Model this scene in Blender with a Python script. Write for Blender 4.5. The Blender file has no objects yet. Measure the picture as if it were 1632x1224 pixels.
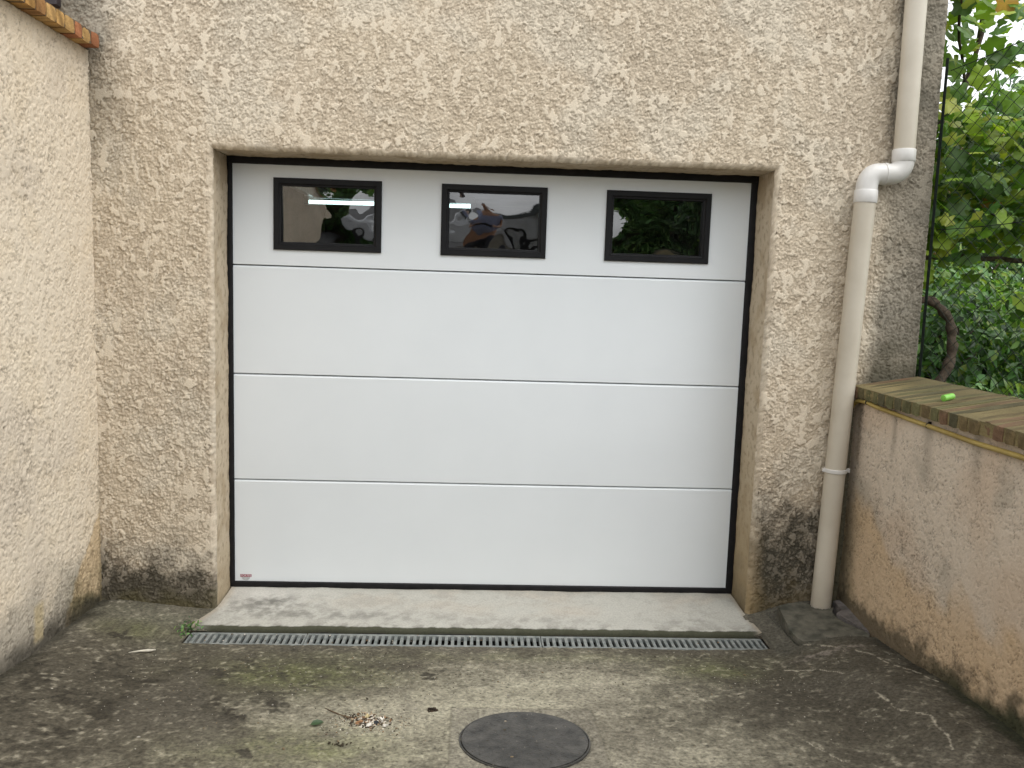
import bpy, bmesh, math, random
import numpy as np
from mathutils import Vector, Matrix
random.seed(7); rng = np.random.default_rng(11)
S = bpy.context.scene
COL = S.collection
# ------------------------------------------------------------------ camera, sky, sun, exposure
cam_d = bpy.data.cameras.new('camera'); cam = bpy.data.objects.new('camera', cam_d); COL.objects.link(cam)
S.camera = cam
cr = Vector((0.99838147, -0.0468389, 0.03225767)); cu = Vector((-0.02636972, 0.12129173, 0.99226657)); cf = Vector((0.05038926, 0.99151119, -0.11986028))
m = Matrix((cr, cu, -cf)).transposed().to_4x4(); m.translation = Vector((-0.0997182, -4.0177141, 1.4696294))
cam.matrix_world = m
cam_d.sensor_width = 36; cam_d.lens = 1371.76 / 1632 * 36
cam_d.clip_start = 0.02; cam_d.clip_end = 2000
SUN_EL, SUN_AZ = math.radians(56), math.radians(128)     # azimuth from +Y towards +X
w = bpy.data.worlds.new('World'); S.world = w; w.use_nodes = True
nt = w.node_tree; nt.nodes.clear()
sky = nt.nodes.new('ShaderNodeTexSky'); sky.sky_type = 'NISHITA'; sky.sun_disc = False
sky.sun_elevation = SUN_EL; sky.sun_rotation = SUN_AZ; sky.dust_density = 2.5; sky.air_density = 1.0; sky.ozone_density = 1.0
hs = nt.nodes.new('ShaderNodeHueSaturation'); hs.inputs['Saturation'].default_value = 0.16
bg = nt.nodes.new('ShaderNodeBackground'); bg.inputs['Strength'].default_value = 0.15
wo = nt.nodes.new('ShaderNodeOutputWorld')
cl = nt.nodes.new('ShaderNodeMix'); cl.data_type = 'RGBA'; cl.inputs[0].default_value = .62; cl.inputs[7].default_value = (6.6, 6.8, 7.0, 1)   # even cloud layer over the sky
nt.links.new(sky.outputs[0], hs.inputs['Color']); nt.links.new(hs.outputs[0], cl.inputs[6]); nt.links.new(cl.outputs[2], bg.inputs[0]); nt.links.new(bg.outputs[0], wo.inputs[0])
sl = bpy.data.lights.new('sun', 'SUN'); sl.energy = 0.7; sl.angle = math.radians(40); sl.color = (1, 0.985, 0.95)
so = bpy.data.objects.new('sun', sl); COL.objects.link(so)
sd = Vector((math.cos(SUN_EL) * math.sin(SUN_AZ), math.cos(SUN_EL) * math.cos(SUN_AZ), math.sin(SUN_EL)))
so.rotation_euler = sd.to_track_quat('Z', 'Y').to_euler(); so.location = (2, -6, 8)
S.view_settings.view_transform = 'Standard'; S.view_settings.look = 'None'; S.view_settings.gamma = 1
S.view_settings.exposure = 0.92
S.cycles.use_denoising = True
S.cycles.max_bounces = 6; S.cycles.diffuse_bounces = 3; S.cycles.glossy_bounces = 3; S.cycles.transparent_max_bounces = 8
S.cycles.sample_clamp_indirect = 4

# ------------------------------------------------------------------ measured layout (metres)
D = 0.235                        # depth of the door reveal; facade plane is y = -D
XOL, XOR, ZO = -1.205, 1.2125, 1.982
XL, XR, XE = -1.711, 1.650, 1.920
# ------------------------------------------------------------------ helpers
def tag(o, label=None, cat=None, group=None, kind=None):
    if label: o['label'] = label
    if cat: o['category'] = cat
    if group: o['group'] = group
    if kind: o['kind'] = kind
    return o
def empty(name, loc=(0, 0, 0)):
    o = bpy.data.objects.new(name, None); COL.objects.link(o); o.location = loc; o.empty_display_size = .1
    return o
def link(name, me, mat, parent=None):
    o = bpy.data.objects.new(name, me); COL.objects.link(o)
    if mat: me.materials.append(mat)
    if parent:
        o.parent = parent; o.matrix_parent_inverse = Matrix.Translation(parent.location).inverted()
    return o
_perm = rng.permutation(256); _perm = np.concatenate([_perm, _perm, _perm]); _ang = rng.random(256) * 2 * np.pi
_gx, _gy = np.cos(_ang), np.sin(_ang)
def perlin(x, y, s=0):
    x = np.asarray(x, float) + s * 17.31; y = np.asarray(y, float) + s * 9.77
    xi = np.floor(x).astype(int); yi = np.floor(y).astype(int); fx = x - xi; fy = y - yi
    u = fx * fx * fx * (fx * (fx * 6 - 15) + 10); v = fy * fy * fy * (fy * (fy * 6 - 15) + 10)
    def g(i, j, dx, dy):
        h = _perm[_perm[(xi + i) & 255] + ((yi + j) & 255)]
        return _gx[h] * dx + _gy[h] * dy
    a = g(0, 0, fx, fy); b = g(1, 0, fx - 1, fy); c = g(0, 1, fx, fy - 1); d = g(1, 1, fx - 1, fy - 1)
    return (a + u * (b - a) + v * (c - a + u * (a - b - c + d))) * 1.5
def fbm(x, y, lam, n=4, s=0, gain=.5):
    r = 0; a = 1
    for i in range(n):
        r = r + a * perlin(x / lam, y / lam, s + i * 3); lam *= .5; a *= gain
    return r
def ss(a, b, x):
    t = np.clip((x - a) / (b - a), 0, 1); return t * t * (3 - 2 * t)
def mix(a, b, t):
    t = np.asarray(t)[..., None]; return a * (1 - t) + np.asarray(b) * t
def gau(x, y, cx, cy, sx, sy): return np.exp(-((x - cx) / sx) ** 2 - ((y - cy) / sy) ** 2)
def grid_mesh(name, P, mat, mask=None, col=None, parent=None, flip=False):
    """P (n,m,3) points -> one smooth quad mesh; mask (n-1,m-1) keeps faces; col (n,m,3) linear colour attribute"""
    n, m_ = P.shape[:2]; idx = np.arange(n * m_).reshape(n, m_)
    q = np.stack([idx[:-1, :-1], idx[1:, :-1], idx[1:, 1:], idx[:-1, 1:]], -1)
    q = q[mask] if mask is not None else q.reshape(-1, 4)
    if flip: q = q[:, ::-1]
    used = np.unique(q); rm = np.full(n * m_, -1); rm[used] = np.arange(len(used)); q = rm[q]
    V = P.reshape(-1, 3)[used]
    me = bpy.data.meshes.new(name)
    me.vertices.add(len(V)); me.vertices.foreach_set('co', V.astype(np.float32).ravel())
    me.loops.add(q.size); me.loops.foreach_set('vertex_index', q.astype(np.int32).ravel())
    me.polygons.add(len(q)); me.polygons.foreach_set('loop_start', np.arange(0, q.size, 4, dtype=np.int32))
    me.polygons.foreach_set('loop_total', np.full(len(q), 4, np.int32))
    me.polygons.foreach_set('use_smooth', np.ones(len(q), bool))
    if col is not None:
        a = me.color_attributes.new('col', 'FLOAT_COLOR', 'POINT')
        c = np.ones((len(V), 4), np.float32); c[:, :3] = np.clip(col.reshape(-1, 3)[used], 0, 1); a.data.foreach_set('color', c.ravel())
    me.update(calc_edges=True); me.validate()
    return link(name, me, mat, parent)
class MB:
    """collects shapes, builds ONE mesh"""
    def __init__(s): s.bm = bmesh.new()
    def box(s, a, b, bev=0, M=None, seg=1):
        r = bmesh.ops.create_cube(s.bm, size=1); vs = r['verts']
        for v in vs:
            v.co = Vector(((v.co.x + .5) * (b[0] - a[0]) + a[0], (v.co.y + .5) * (b[1] - a[1]) + a[1], (v.co.z + .5) * (b[2] - a[2]) + a[2]))
        if bev:
            es = list({e for v in vs for e in v.link_edges})
            r2 = bmesh.ops.bevel(s.bm, geom=es, offset=bev, segments=seg, affect='EDGES', profile=.5)
            vs = list({v for f in r2['faces'] for v in f.verts} | {v for v in vs if v.is_valid})
        if M is not None:
            for v in vs: v.co = M @ v.co
        return vs
    def tube(s, pts, rad, n=12, cap=True, squash=None):
        pts = [Vector(p) for p in pts]; k = len(pts)
        rs = rad if isinstance(rad, (list, tuple)) else [rad] * k
        rings = []; up = None
        for i, p in enumerate(pts):
            t = (pts[min(i + 1, k - 1)] - pts[max(i - 1, 0)]).normalized()
            if up is None: up = Vector((0, 0, 1)) if abs(t.z) < .9 else Vector((0, 1, 0))
            a = t.cross(up).normalized(); b = a.cross(t).normalized(); up = b
            rings.append([s.bm.verts.new(p + (a * math.cos(2 * math.pi * j / n) + b * math.sin(2 * math.pi * j / n)) * rs[i]) for j in range(n)])
        for i in range(k - 1):
            for j in range(n):
                s.bm.faces.new((rings[i][j], rings[i][(j + 1) % n], rings[i + 1][(j + 1) % n], rings[i + 1][j]))
        if cap: s.bm.faces.new(rings[0]); s.bm.faces.new(rings[-1][::-1])
    def poly(s, pts, z0, z1, bev=0):
        v0 = [s.bm.verts.new((p[0], p[1], (p[2] if len(p) > 2 else 0) + z0)) for p in pts]; v1 = [s.bm.verts.new((p[0], p[1], (p[2] if len(p) > 2 else 0) + z1)) for p in pts]
        n = len(pts); s.bm.faces.new(v0[::-1]); top = s.bm.faces.new(v1)
        for i in range(n): s.bm.faces.new((v0[i], v0[(i + 1) % n], v1[(i + 1) % n], v1[i]))
        if bev: bmesh.ops.bevel(s.bm, geom=list(top.edges), offset=bev, segments=2, affect='EDGES')
    def build(s, name, mat, parent=None, smooth=False, angle=None):
        bmesh.ops.recalc_face_normals(s.bm, faces=s.bm.faces[:])
        me = bpy.data.meshes.new(name); s.bm.to_mesh(me); s.bm.free()
        if smooth: me.shade_smooth() if hasattr(me, 'shade_smooth') else me.polygons.foreach_set('use_smooth', [True] * len(me.polygons))
        if angle: me.set_sharp_from_angle(angle=math.radians(angle))
        return link(name, me, mat, parent)
# ------------------------------------------------------------------ materials
def newmat(name):
    mt = bpy.data.materials.new(name); mt.use_nodes = True; n = mt.node_tree
    return mt, n, n.nodes['Principled BSDF']
def mat_attr(name, rough=.9, lam=.006, bump=.4, var=.12, dist=.002, spec=.25, detail=4):
    mt, n, p = newmat(name); N = n.nodes; L = n.links
    a = N.new('ShaderNodeAttribute'); a.attribute_name = 'col'
    tc = N.new('ShaderNodeTexCoord')
    ns = N.new('ShaderNodeTexNoise'); ns.inputs['Scale'].default_value = 1 / lam; ns.inputs['Detail'].default_value = detail; ns.inputs['Roughness'].default_value = .6; L.new(tc.outputs['Object'], ns.inputs['Vector'])
    mr = N.new('ShaderNodeMapRange'); mr.inputs['From Min'].default_value = .3; mr.inputs['From Max'].default_value = .7
    mr.inputs['To Min'].default_value = 1 - var; mr.inputs['To Max'].default_value = 1 + var; L.new(ns.outputs['Fac'], mr.inputs['Value'])
    mx = N.new('ShaderNodeVectorMath'); mx.operation = 'SCALE'; L.new(a.outputs['Color'], mx.inputs[0]); L.new(mr.outputs[0], mx.inputs['Scale'])
    L.new(mx.outputs[0], p.inputs['Base Color'])
    bp = N.new('ShaderNodeBump'); bp.inputs['Strength'].default_value = bump; bp.inputs['Distance'].default_value = dist
    L.new(ns.outputs['Fac'], bp.inputs['Height']); L.new(bp.outputs[0], p.inputs['Normal'])
    p.inputs['Roughness'].default_value = rough; p.inputs['Specular IOR Level'].default_value = spec
    return mt
def mat_noise(name, c1, c2, lam=.05, rough=.6, bump=.1, dist=.002, metal=0, lo=.35, hi=.65, spec=.5, detail=5, bl=None):
    mt, n, p = newmat(name); N = n.nodes; L = n.links
    tc = N.new('ShaderNodeTexCoord')
    ns = N.new('ShaderNodeTexNoise'); ns.inputs['Scale'].default_value = 1 / lam; ns.inputs['Detail'].default_value = detail; L.new(tc.outputs['Object'], ns.inputs['Vector'])
    cr_ = N.new('ShaderNodeValToRGB'); cr_.color_ramp.elements[0].position = lo; cr_.color_ramp.elements[1].position = hi
    cr_.color_ramp.elements[0].color = (*c1, 1); cr_.color_ramp.elements[1].color = (*c2, 1)
    L.new(ns.outputs['Fac'], cr_.inputs[0]); L.new(cr_.outputs[0], p.inputs['Base Color'])
    nb = N.new('ShaderNodeTexNoise'); nb.inputs['Scale'].default_value = 1 / (bl or lam * .2); nb.inputs['Detail'].default_value = 3; L.new(tc.outputs['Object'], nb.inputs['Vector'])
    bp = N.new('ShaderNodeBump'); bp.inputs['Strength'].default_value = bump; bp.inputs['Distance'].default_value = dist
    L.new(nb.outputs['Fac'], bp.inputs['Height']); L.new(bp.outputs[0], p.inputs['Normal'])
    p.inputs['Roughness'].default_value = rough; p.inputs['Metallic'].default_value = metal; p.inputs['Specular IOR Level'].default_value = spec
    return mt
M = {}
M['stucco'] = mat_attr('crushed_render', .92, .0045, .8, .10, .0022)
M['fine'] = mat_attr('fine_render', .92, .004, .7, .09, .0016)
M['conc'] = mat_attr('weathered_concrete', .88, .012, 1, .5, .005, detail=10)
M['slab'] = mat_attr('pale_concrete', .85, .008, .6, .16, .0015, detail=8)
M['brick'] = mat_attr('weathered_brick', .9, .006, .7, .22, .002)
M['door'] = mat_noise('white_door_skin', (.74, .775, .795), (.76, .795, .815), .3, .38, .05, .0004, spec=.45, bl=.0025)
M['black'] = mat_noise('black_rubber', (.007, .007, .008), (.013, .012, .013), .05, .6, .3, .001, spec=.25)
M['frame'] = mat_noise('black_window_plastic', (.008, .008, .009), (.012, .012, .013), .1, .5, .1, .0005, spec=.2)
M['pipe'] = mat_noise('beige_pvc', (.50, .445, .355), (.60, .545, .45), .25, .45, .08, .001, lo=.3, hi=.6)
M['pvc'] = mat_noise('pale_pvc', (.60, .58, .54), (.68, .66, .63), .1, .4, .05, .001)
M['grate'] = mat_noise('grey_grate', (.13, .145, .14), (.24, .25, .235), .03, .65, .3, .0008)
M['iron'] = mat_noise('cast_iron', (.030, .029, .027), (.088, .083, .075), .05, .6, 1, .005, lo=.3, hi=.72, detail=9, bl=.009)
M['stone'] = mat_noise('cover_stone', (.050, .050, .036), (.17, .155, .12), .05, .88, 1, .006, lo=.3, hi=.72, detail=10, bl=.012)
M['stone2'] = mat_noise('cover_stone_pale', (.09, .08, .072), (.20, .175, .16), .05, .88, 1, .006, detail=10, bl=.012)
M['yellow'] = mat_noise('faded_yellow_conduit', (.30, .21, .05), (.42, .31, .09), .12, .6, .2, .001)
M['cap'] = mat_noise('lime_plastic', (.20, .50, .07), (.25, .58, .10), .05, .35, .0)
M['wire'] = mat_noise('green_wire', (.008, .013, .010), (.014, .02, .015), .02, .6, .1, spec=.15)
M['bark'] = mat_noise('vine_bark', (.045, .032, .022), (.13, .095, .065), .02, .95, 1, .006, lo=.3, hi=.7)
M['dark'] = mat_noise('dark_brown_wood', (.018, .012, .014), (.03, .022, .024), .05, .6, .2)
M['soil'] = mat_noise('garden_soil', (.03, .035, .015), (.08, .075, .04), .15, .95, 1, .02)
M['inner'] = mat_noise('garage_plaster', (.13, .105, .08), (.20, .165, .13), .4, .9, .3, .003)
M['galv'] = mat_noise('galvanised_steel', (.45, .47, .48), (.62, .64, .65), .05, .4, .1, .0005, metal=.6)
M['trough'] = mat_noise('wet_trough', (.012, .011, .009), (.05, .042, .03), .03, .8, .8, .004)

# ------------------------------------------------------------------ the render coats (real relief)
_jx = rng.random(4096); _jy = rng.random(4096); _jh = rng.random(4096)
def worley(x, y, s=0):
    xi = np.floor(x).astype(int); yi = np.floor(y).astype(int); f1 = np.full(x.shape, 9.); f2 = f1.copy(); hid = np.zeros(x.shape)
    for a in (-1, 0, 1):
        for b_ in (-1, 0, 1):
            cx_, cy_ = xi + a, yi + b_; k = (_perm[_perm[(cx_ + s) & 255] + (cy_ & 255)] * 16 + ((cx_ * 7 + cy_ * 13) & 15)) & 4095
            d = np.hypot(cx_ + _jx[k] - x, cy_ + _jy[k] - y); n = d < f1
            f2 = np.where(n, f1, np.minimum(f2, d)); hid = np.where(n, _jh[k], hid); f1 = np.where(n, d, f1)
    return f1, f2, hid
def stucco(u, v, s, lam=.0142, amp=.0066, cap=1.0, low=.20, stretch=1.0, flake=0.):
    """flung mortar: lumps with creases between them, the proud ones trowelled flat into flakes"""
    wx = perlin(u / .022, v / .022, s + 40) * .0055 + perlin(u / .008, v / .008, s + 41) * .002; wy = perlin(u / .022, v / .022, s + 50) * .0055 + perlin(u / .008, v / .008, s + 51) * .002
    a = u + wx; b_ = (v + wy) / stretch
    f1, f2, h1 = worley(a / lam, b_ / lam, s); n = .42 * np.clip((f2 - f1) * 2.4, 0, 1) + .62 * h1
    f1, f2, h2 = worley(a / (lam * .5) + 31.7, b_ / (lam * .5) + 11.3, s + 1); n = n + .22 * np.clip((f2 - f1) * 2, 0, 1) + .26 * h2
    n = n + low * perlin(u / .07, v / .11, s + 5) + .22 * perlin(u / .5, v / .5, s + 6) + .16 * perlin(u / .006, v / .006, s + 8) - .22
    if flake:      # larger trowelled patches, a little taller than wide, with torn edges
        q = fbm(a, b_ * .72, .042, 4, s + 60, .62) + .35 * perlin(u / .28, v / .28, s + 66) + .18 * h2 + .10 * h1
        n = n + flake * ss(.535, .635, q) * 1.1
    k = .07
    h = np.where(n > cap + k, cap, np.where(n < cap - k, n, n - (n - cap + k) ** 2 / (4 * k)))
    h = np.maximum(h, -.35)
    return (h - cap) * amp, (h + .35) / (cap + .35)
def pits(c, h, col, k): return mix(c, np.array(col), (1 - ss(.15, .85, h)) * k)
BEIGE = np.array([.59, .50, .385])
def facade_col(x, z, h):
    c = np.ones(x.shape + (3,)) * BEIGE
    c = mix(c, [.58, .485, .36], .5 + .5 * np.clip(fbm(x, z, .9, 3, 3), -1, 1))
    c = mix(c, [.61, .545, .44], ss(.0, .6, fbm(x, z, .35, 3, 8)) * .6)
    c = pits(c, h, [.31, .245, .175], .60); c = mix(c, [.73, .635, .50], ss(.93, .99, h) * .65)                   # pits painted darker for dirt and crevice shade, flat flakes paler
    # grey weathering: strip beyond the pipe, under the left coping
    nz = fbm(x, z, .25, 4, 21)
    g = ss(1.66, 1.74, x + .02 * nz) * (.75 + .2 * nz) + .6 * ss(-1.50, -1.72, x - .05 * nz) * ss(1.7, 2.3, z)
    g = np.clip(g + .35 * ss(2.35, 2.9, z + .2 * nz) * ss(-1.2, -1.7, x), 0, 1)
    c = mix(c, [.18, .163, .128], np.clip(g * 1.05, 0, 1))
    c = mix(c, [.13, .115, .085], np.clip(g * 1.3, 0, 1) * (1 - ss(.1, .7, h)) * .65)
    # rising damp, left pier
    q = fbm(x, z, .13, 4, 30)
    s = ss(.33, .04, z + .10 * q + .10 * np.clip(x + 1.5, -1, 1)) * ss(-1.0, -1.3, x)
    c = mix(c, [.042, .037, .026], np.clip(s * (1.6 - .65 * h), 0, 1) * .92)
    c = mix(c, [.10, .085, .035], ss(.07, -.03, z + .05 * q) * ss(-1.0, -1.3, x) * .6)
    # right pier: black mould between door and pipe, ochre rim
    s = ss(.64, .30, z + .12 * q) * ss(1.17, 1.27, x + .05 * q) * ss(2.2, 1.2, x)
    c = mix(c, [.036, .034, .024], np.clip(s * (1.5 - .62 * h), 0, 1) * .93)
    s2 = ss(.17, .03, z + .08 * q) * ss(1.0, 1.2, x)
    c = mix(c, [.145, .105, .045], s2 * .55)
    s3 = ss(1.545, 1.60, x + .02 * q) * ss(1.12, .95, z) ; c = mix(c, [.13, .115, .07], s3 * .9)
    s4 = ss(1.62, 1.72, x) * ss(1.32, 1.08, z + .08 * q); c = mix(c, [.065, .06, .038], s4 * .75)
    # run-off streaks near the opening bottom edges
    s5 = ss(1.30, 1.215, x) * ss(1.15, 1.21, x) * ss(.55, .1, z); c = mix(c, [.40, .29, .15], s5 * .5)
    return c
house = empty('house', (0, 0, 0)); tag(house, 'house with beige crushed-render front around the white garage door', 'house')
RND = .022
def axis(*seg):
    out = []
    for a, b, st in seg:
        n = max(1, int(round((b - a) / st))); out.append(np.linspace(a, b, n, endpoint=False))
    out.append(np.array([seg[-1][1]])); return np.concatenate(out)
st = .0033
xs = axis((-4.2, -2.1, .06), (-2.1, XOL - RND, st), (XOL - RND, XOR + RND, st), (XOR + RND, XE, st))
zs = axis((-.12, ZO + RND, st), (ZO + RND, 2.95, st), (2.95, 5.6, .07))
X, Z = np.meshgrid(xs, zs, indexing='ij')
dp, hh = stucco(X, Z, 1, stretch=1.15, flake=1.)
edge = ss(0, .012, XE - X)
Y = -D - .001 - dp * 1.0 * -1 * -1
Y = -D - (dp + .0065) + (1 - edge) * .008
P = np.stack([X, Y, Z], -1)
xc = (xs[:-1] + xs[1:]) / 2; zc = (zs[:-1] + zs[1:]) / 2
mask = ~((xc[:, None] > XOL - RND) & (xc[:, None] < XOR + RND) & (zc[None, :] < ZO + RND))
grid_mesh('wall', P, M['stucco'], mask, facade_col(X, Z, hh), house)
# reveal: rounded arris, then smooth mortar back to the door
def reveal(side):
    th = np.linspace(0, math.pi / 2, 7)
    offs = np.concatenate([RND * (1 - np.sin(th)), np.zeros(42)])
    ys = np.concatenate([-D + RND * (1 - np.cos(th)), np.linspace(-D + RND, .03, 43)[1:]])
    ny = np.concatenate([np.cos(th), np.zeros(42)])         # how much the normal still faces -y
    if side == 'top': s = np.arange(XOL - RND, XOR + RND + .001, .006)
    else: s = np.arange(-.10, ZO + RND + .001, .006)
    Sg, T = np.meshgrid(s, np.arange(len(offs)), indexing='ij')
    o = offs[T]; y = ys[T]; nn = ny[T]
    if side == 'top':
        f = (Sg - s[0]) / (s[-1] - s[0]); x = (XOL - o) + f * (XOR - XOL + 2 * o); z = ZO + o
    else:
        f = (Sg - s[0]) / (s[-1] - s[0]); z = -.10 + f * (ZO + o + .10); x = np.where(side == 'left', XOL - .004 - o, XOR + .004 + o)
    dp, h = stucco(x, z, 1, stretch=1.15, flake=1.)
    n2 = fbm(Sg, y * 1.0, .05, 4, 61) * .0022 + fbm(Sg, y, .25, 2, 65) * .003
    fade = ss(0, .35, nn); amt = fade * (dp + .0065) + (1 - fade) * n2
    if side == 'top': z = z - (1 - nn) * amt
    else: x = x + (1 - nn) * amt * (1 if side == 'left' else -1) + nn * .004 * (1 if side == 'left' else -1)
    y = y - nn * amt
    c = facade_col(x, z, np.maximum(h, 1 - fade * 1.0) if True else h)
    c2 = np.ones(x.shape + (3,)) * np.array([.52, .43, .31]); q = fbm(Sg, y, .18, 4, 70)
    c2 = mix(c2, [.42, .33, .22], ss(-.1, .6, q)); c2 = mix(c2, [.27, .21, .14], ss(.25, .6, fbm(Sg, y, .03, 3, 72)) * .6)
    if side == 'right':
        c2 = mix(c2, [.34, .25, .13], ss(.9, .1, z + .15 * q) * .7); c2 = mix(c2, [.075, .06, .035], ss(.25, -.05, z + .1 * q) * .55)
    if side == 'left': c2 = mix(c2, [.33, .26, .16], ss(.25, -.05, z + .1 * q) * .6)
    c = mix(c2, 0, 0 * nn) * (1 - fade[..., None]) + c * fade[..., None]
    P = np.stack([x, y, z], -1)
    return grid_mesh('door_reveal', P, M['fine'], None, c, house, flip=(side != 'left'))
for s_ in ('left', 'top', 'right'): reveal(s_)
# body of the house and the garage room behind the door
b = MB(); T_ = .004
b.box((XE - .25, -D + .012, -.12), (XE - .004, 7.5, 5.6)); b.box((-4.2, 7.25, -.12), (XE - .254, 7.5, 5.6)); b.box((-4.2, -D + .012, -.12), (-4.0, 7.246, 5.6))
b.box((-4.35, -.6, 5.604), (2.2, 7.7, 5.75)); b.build('side_wall', M['inner'], house)
b = MB(); b.box((-2.0, .06, -.10), (1.66, 6.6, -.02)); b.box((-2.0, .045, 2.32), (1.66, 6.6, 2.40)); b.box((-2.0, .045, -.02), (-1.85, 6.6, 2.32)); b.box((1.52, .045, -.02), (1.66, 6.6, 2.32)); b.box((-1.85, 6.45, -.02), (1.52, 6.6, 2.32))
b.box((-1.85, .032, -.02), (XOL - .004, .10, 2.32)); b.box((XOR + .004, .032, -.02), (1.52, .10, 2.32)); b.box((XOL - .004, .05, ZO + .02), (XOR + .004, .10, 2.32))
b.build('garage_room', M['inner'], house)

# ------------------------------------------------------------------ side walls
def lwall_col(y, z, h):
    c = np.ones(y.shape + (3,)) * np.array([.74, .645, .51]); q = fbm(y, z, .22, 4, 81); q2 = fbm(y, z, .7, 3, 84)
    c = mix(c, [.60, .52, .42], ss(-.1, .7, q2) * .7)
    c = mix(c, [.72, .60, .43], ss(0, .6, q) * .25)
    c = mix(c, [.42, .34, .22], ss(2.28, 2.38, z) * .45)
    base = z - np.interp(y, [-2, -1.07, -.6, -.235], [.08, .026, .01, -.005])
    c = mix(c, [.22, .205, .17], ss(.34, .08, base + .12 * q) * (.55 + .3 * (1 - h)))
    # fresh ochre patch in the corner with a ragged, nearly straight edge
    o = ss(.02, -.02, (base - .43 - 1.15 * (y + .235)) + .05 * q) * ss(-.62, -.58, y + .03 * q)
    c = mix(c, [.58, .43, .25], o * .75)
    c = mix(c, [.09, .085, .03], ss(.18, .02, base + .10 * q) * ss(-.62, -.5, y + .04 * q) * .85)
    c = mix(c, [.045, .040, .030], ss(.11, .015, base + .05 * q) * .85)
    c = mix(c, [.52, .42, .24], ss(.02, -.01, np.abs(y + .80) - .03 - .02 * q) * ss(.19, .16, base) * ss(.02, .05, base) * .7)
    c = mix(c, [.20, .16, .09], ss(-.27, -.235, y) * ss(.9, .1, z) * .7)
    return c * (1 - .46 * (1 - ss(.15, .7, h)))[..., None] * np.array([1, .97, .93]) ** (1 - h)[..., None]  # low relief darkened: pit dirt plus crevice shade put into the colour
def rwall_col(y, z, h):
    c = np.ones(y.shape + (3,)) * np.array([.64, .545, .44]); q = fbm(y, z, .20, 4, 91); q2 = fbm(y, z, .55, 3, 94)
    c = mix(c, [.56, .42, .30], ss(-.2, .5, q2) * .5)
    c = mix(c, [.40, .35, .28], ss(.2, .8, fbm(y, z, .28, 4, 98)) * .6)
    base = z - np.interp(y, [-1.58, -1.109, -.6, -.235], [.103, .069, .031, .027])
    line = .30 + .22 * ss(-.9, -.3, y) + .07 * q
    c = mix(c, [.60, .44, .28], ss(line + .06, line - .06, base) * .85)
    c = mix(c, [.62, .45, .27], ss(.3, .8, q) * ss(line, line - .1, base) * .35)
    c = mix(c, [.19, .165, .10], ss(-.45, -.25, y + .05 * q) * ss(1.0, .2, base + .2 * q) * .75)
    c = mix(c, [.055, .048, .030], ss(.15, .03, base + .07 * fbm(y, z, .10, 5, 96, .65)) * .8)
    c = mix(c, [.03, .04, .018], ss(.09, .02, base + .04 * q) * ss(-.9, -1.3, y) * .8)
    c = mix(c, [.13, .105, .075], ss(.04, .0, np.abs(y + .30 + .01 * q)) * ss(.5, .9, base) * .7)
    for yy, wd in ((-.62, .02), (-.88, .035), (-1.2, .03)):
        c = mix(c, [.25, .215, .17], np.exp(-((y - yy + .012 * q) / wd) ** 2) * ss(.58, .95, base + .08 * q) * .6)
    return c * (1 - .55 * (1 - ss(.15, .7, h)))[..., None]  # pits darkened by depth, dirt and crevice shade together in the colour
gw = empty('garden_wall', (XL, -D, 0)); tag(gw, 'tall cream rendered wall topped with orange bricks, left of the garage', 'wall')
st = .0042
ya = axis((-5.4, -2.1, .05), (-2.1, -D + .01, st)); za = axis((-.1, 2.356, st))
Yg, Zg = np.meshgrid(ya, za, indexing='ij')
dp, hh = stucco(Yg, Zg, 101, .0150, .0060, .86, .20, flake=.8)
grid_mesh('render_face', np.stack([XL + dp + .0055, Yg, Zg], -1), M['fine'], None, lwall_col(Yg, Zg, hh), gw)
b = MB(); b.box((XL - .25, -5.4, -.12), (XL - .012, -D - .012, 2.355)); b.build('wall_core', M['inner'], gw)
rw = empty('garden_wall', (XR, -D, 0)); tag(rw, 'low stained rendered wall with mossy brick top, right of the downpipe', 'wall')
ya = axis((-5.4, -2.1, .05), (-2.1, -D + .01, st)); za = axis((-.1, 1.012, st))
Yg, Zg = np.meshgrid(ya, za, indexing='ij')
dp, hh = stucco(Yg, Zg, 131, .0140, .0052, .78, .20)
belly = .012 * ss(.35, .0, Zg)
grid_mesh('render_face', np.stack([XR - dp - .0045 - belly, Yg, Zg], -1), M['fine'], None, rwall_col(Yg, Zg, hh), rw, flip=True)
b = MB(); b.box((XR + .012, -5.4, -.12), (XE - .01, -D - .012, 1.010)); b.build('wall_core', M['inner'], rw)
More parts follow.
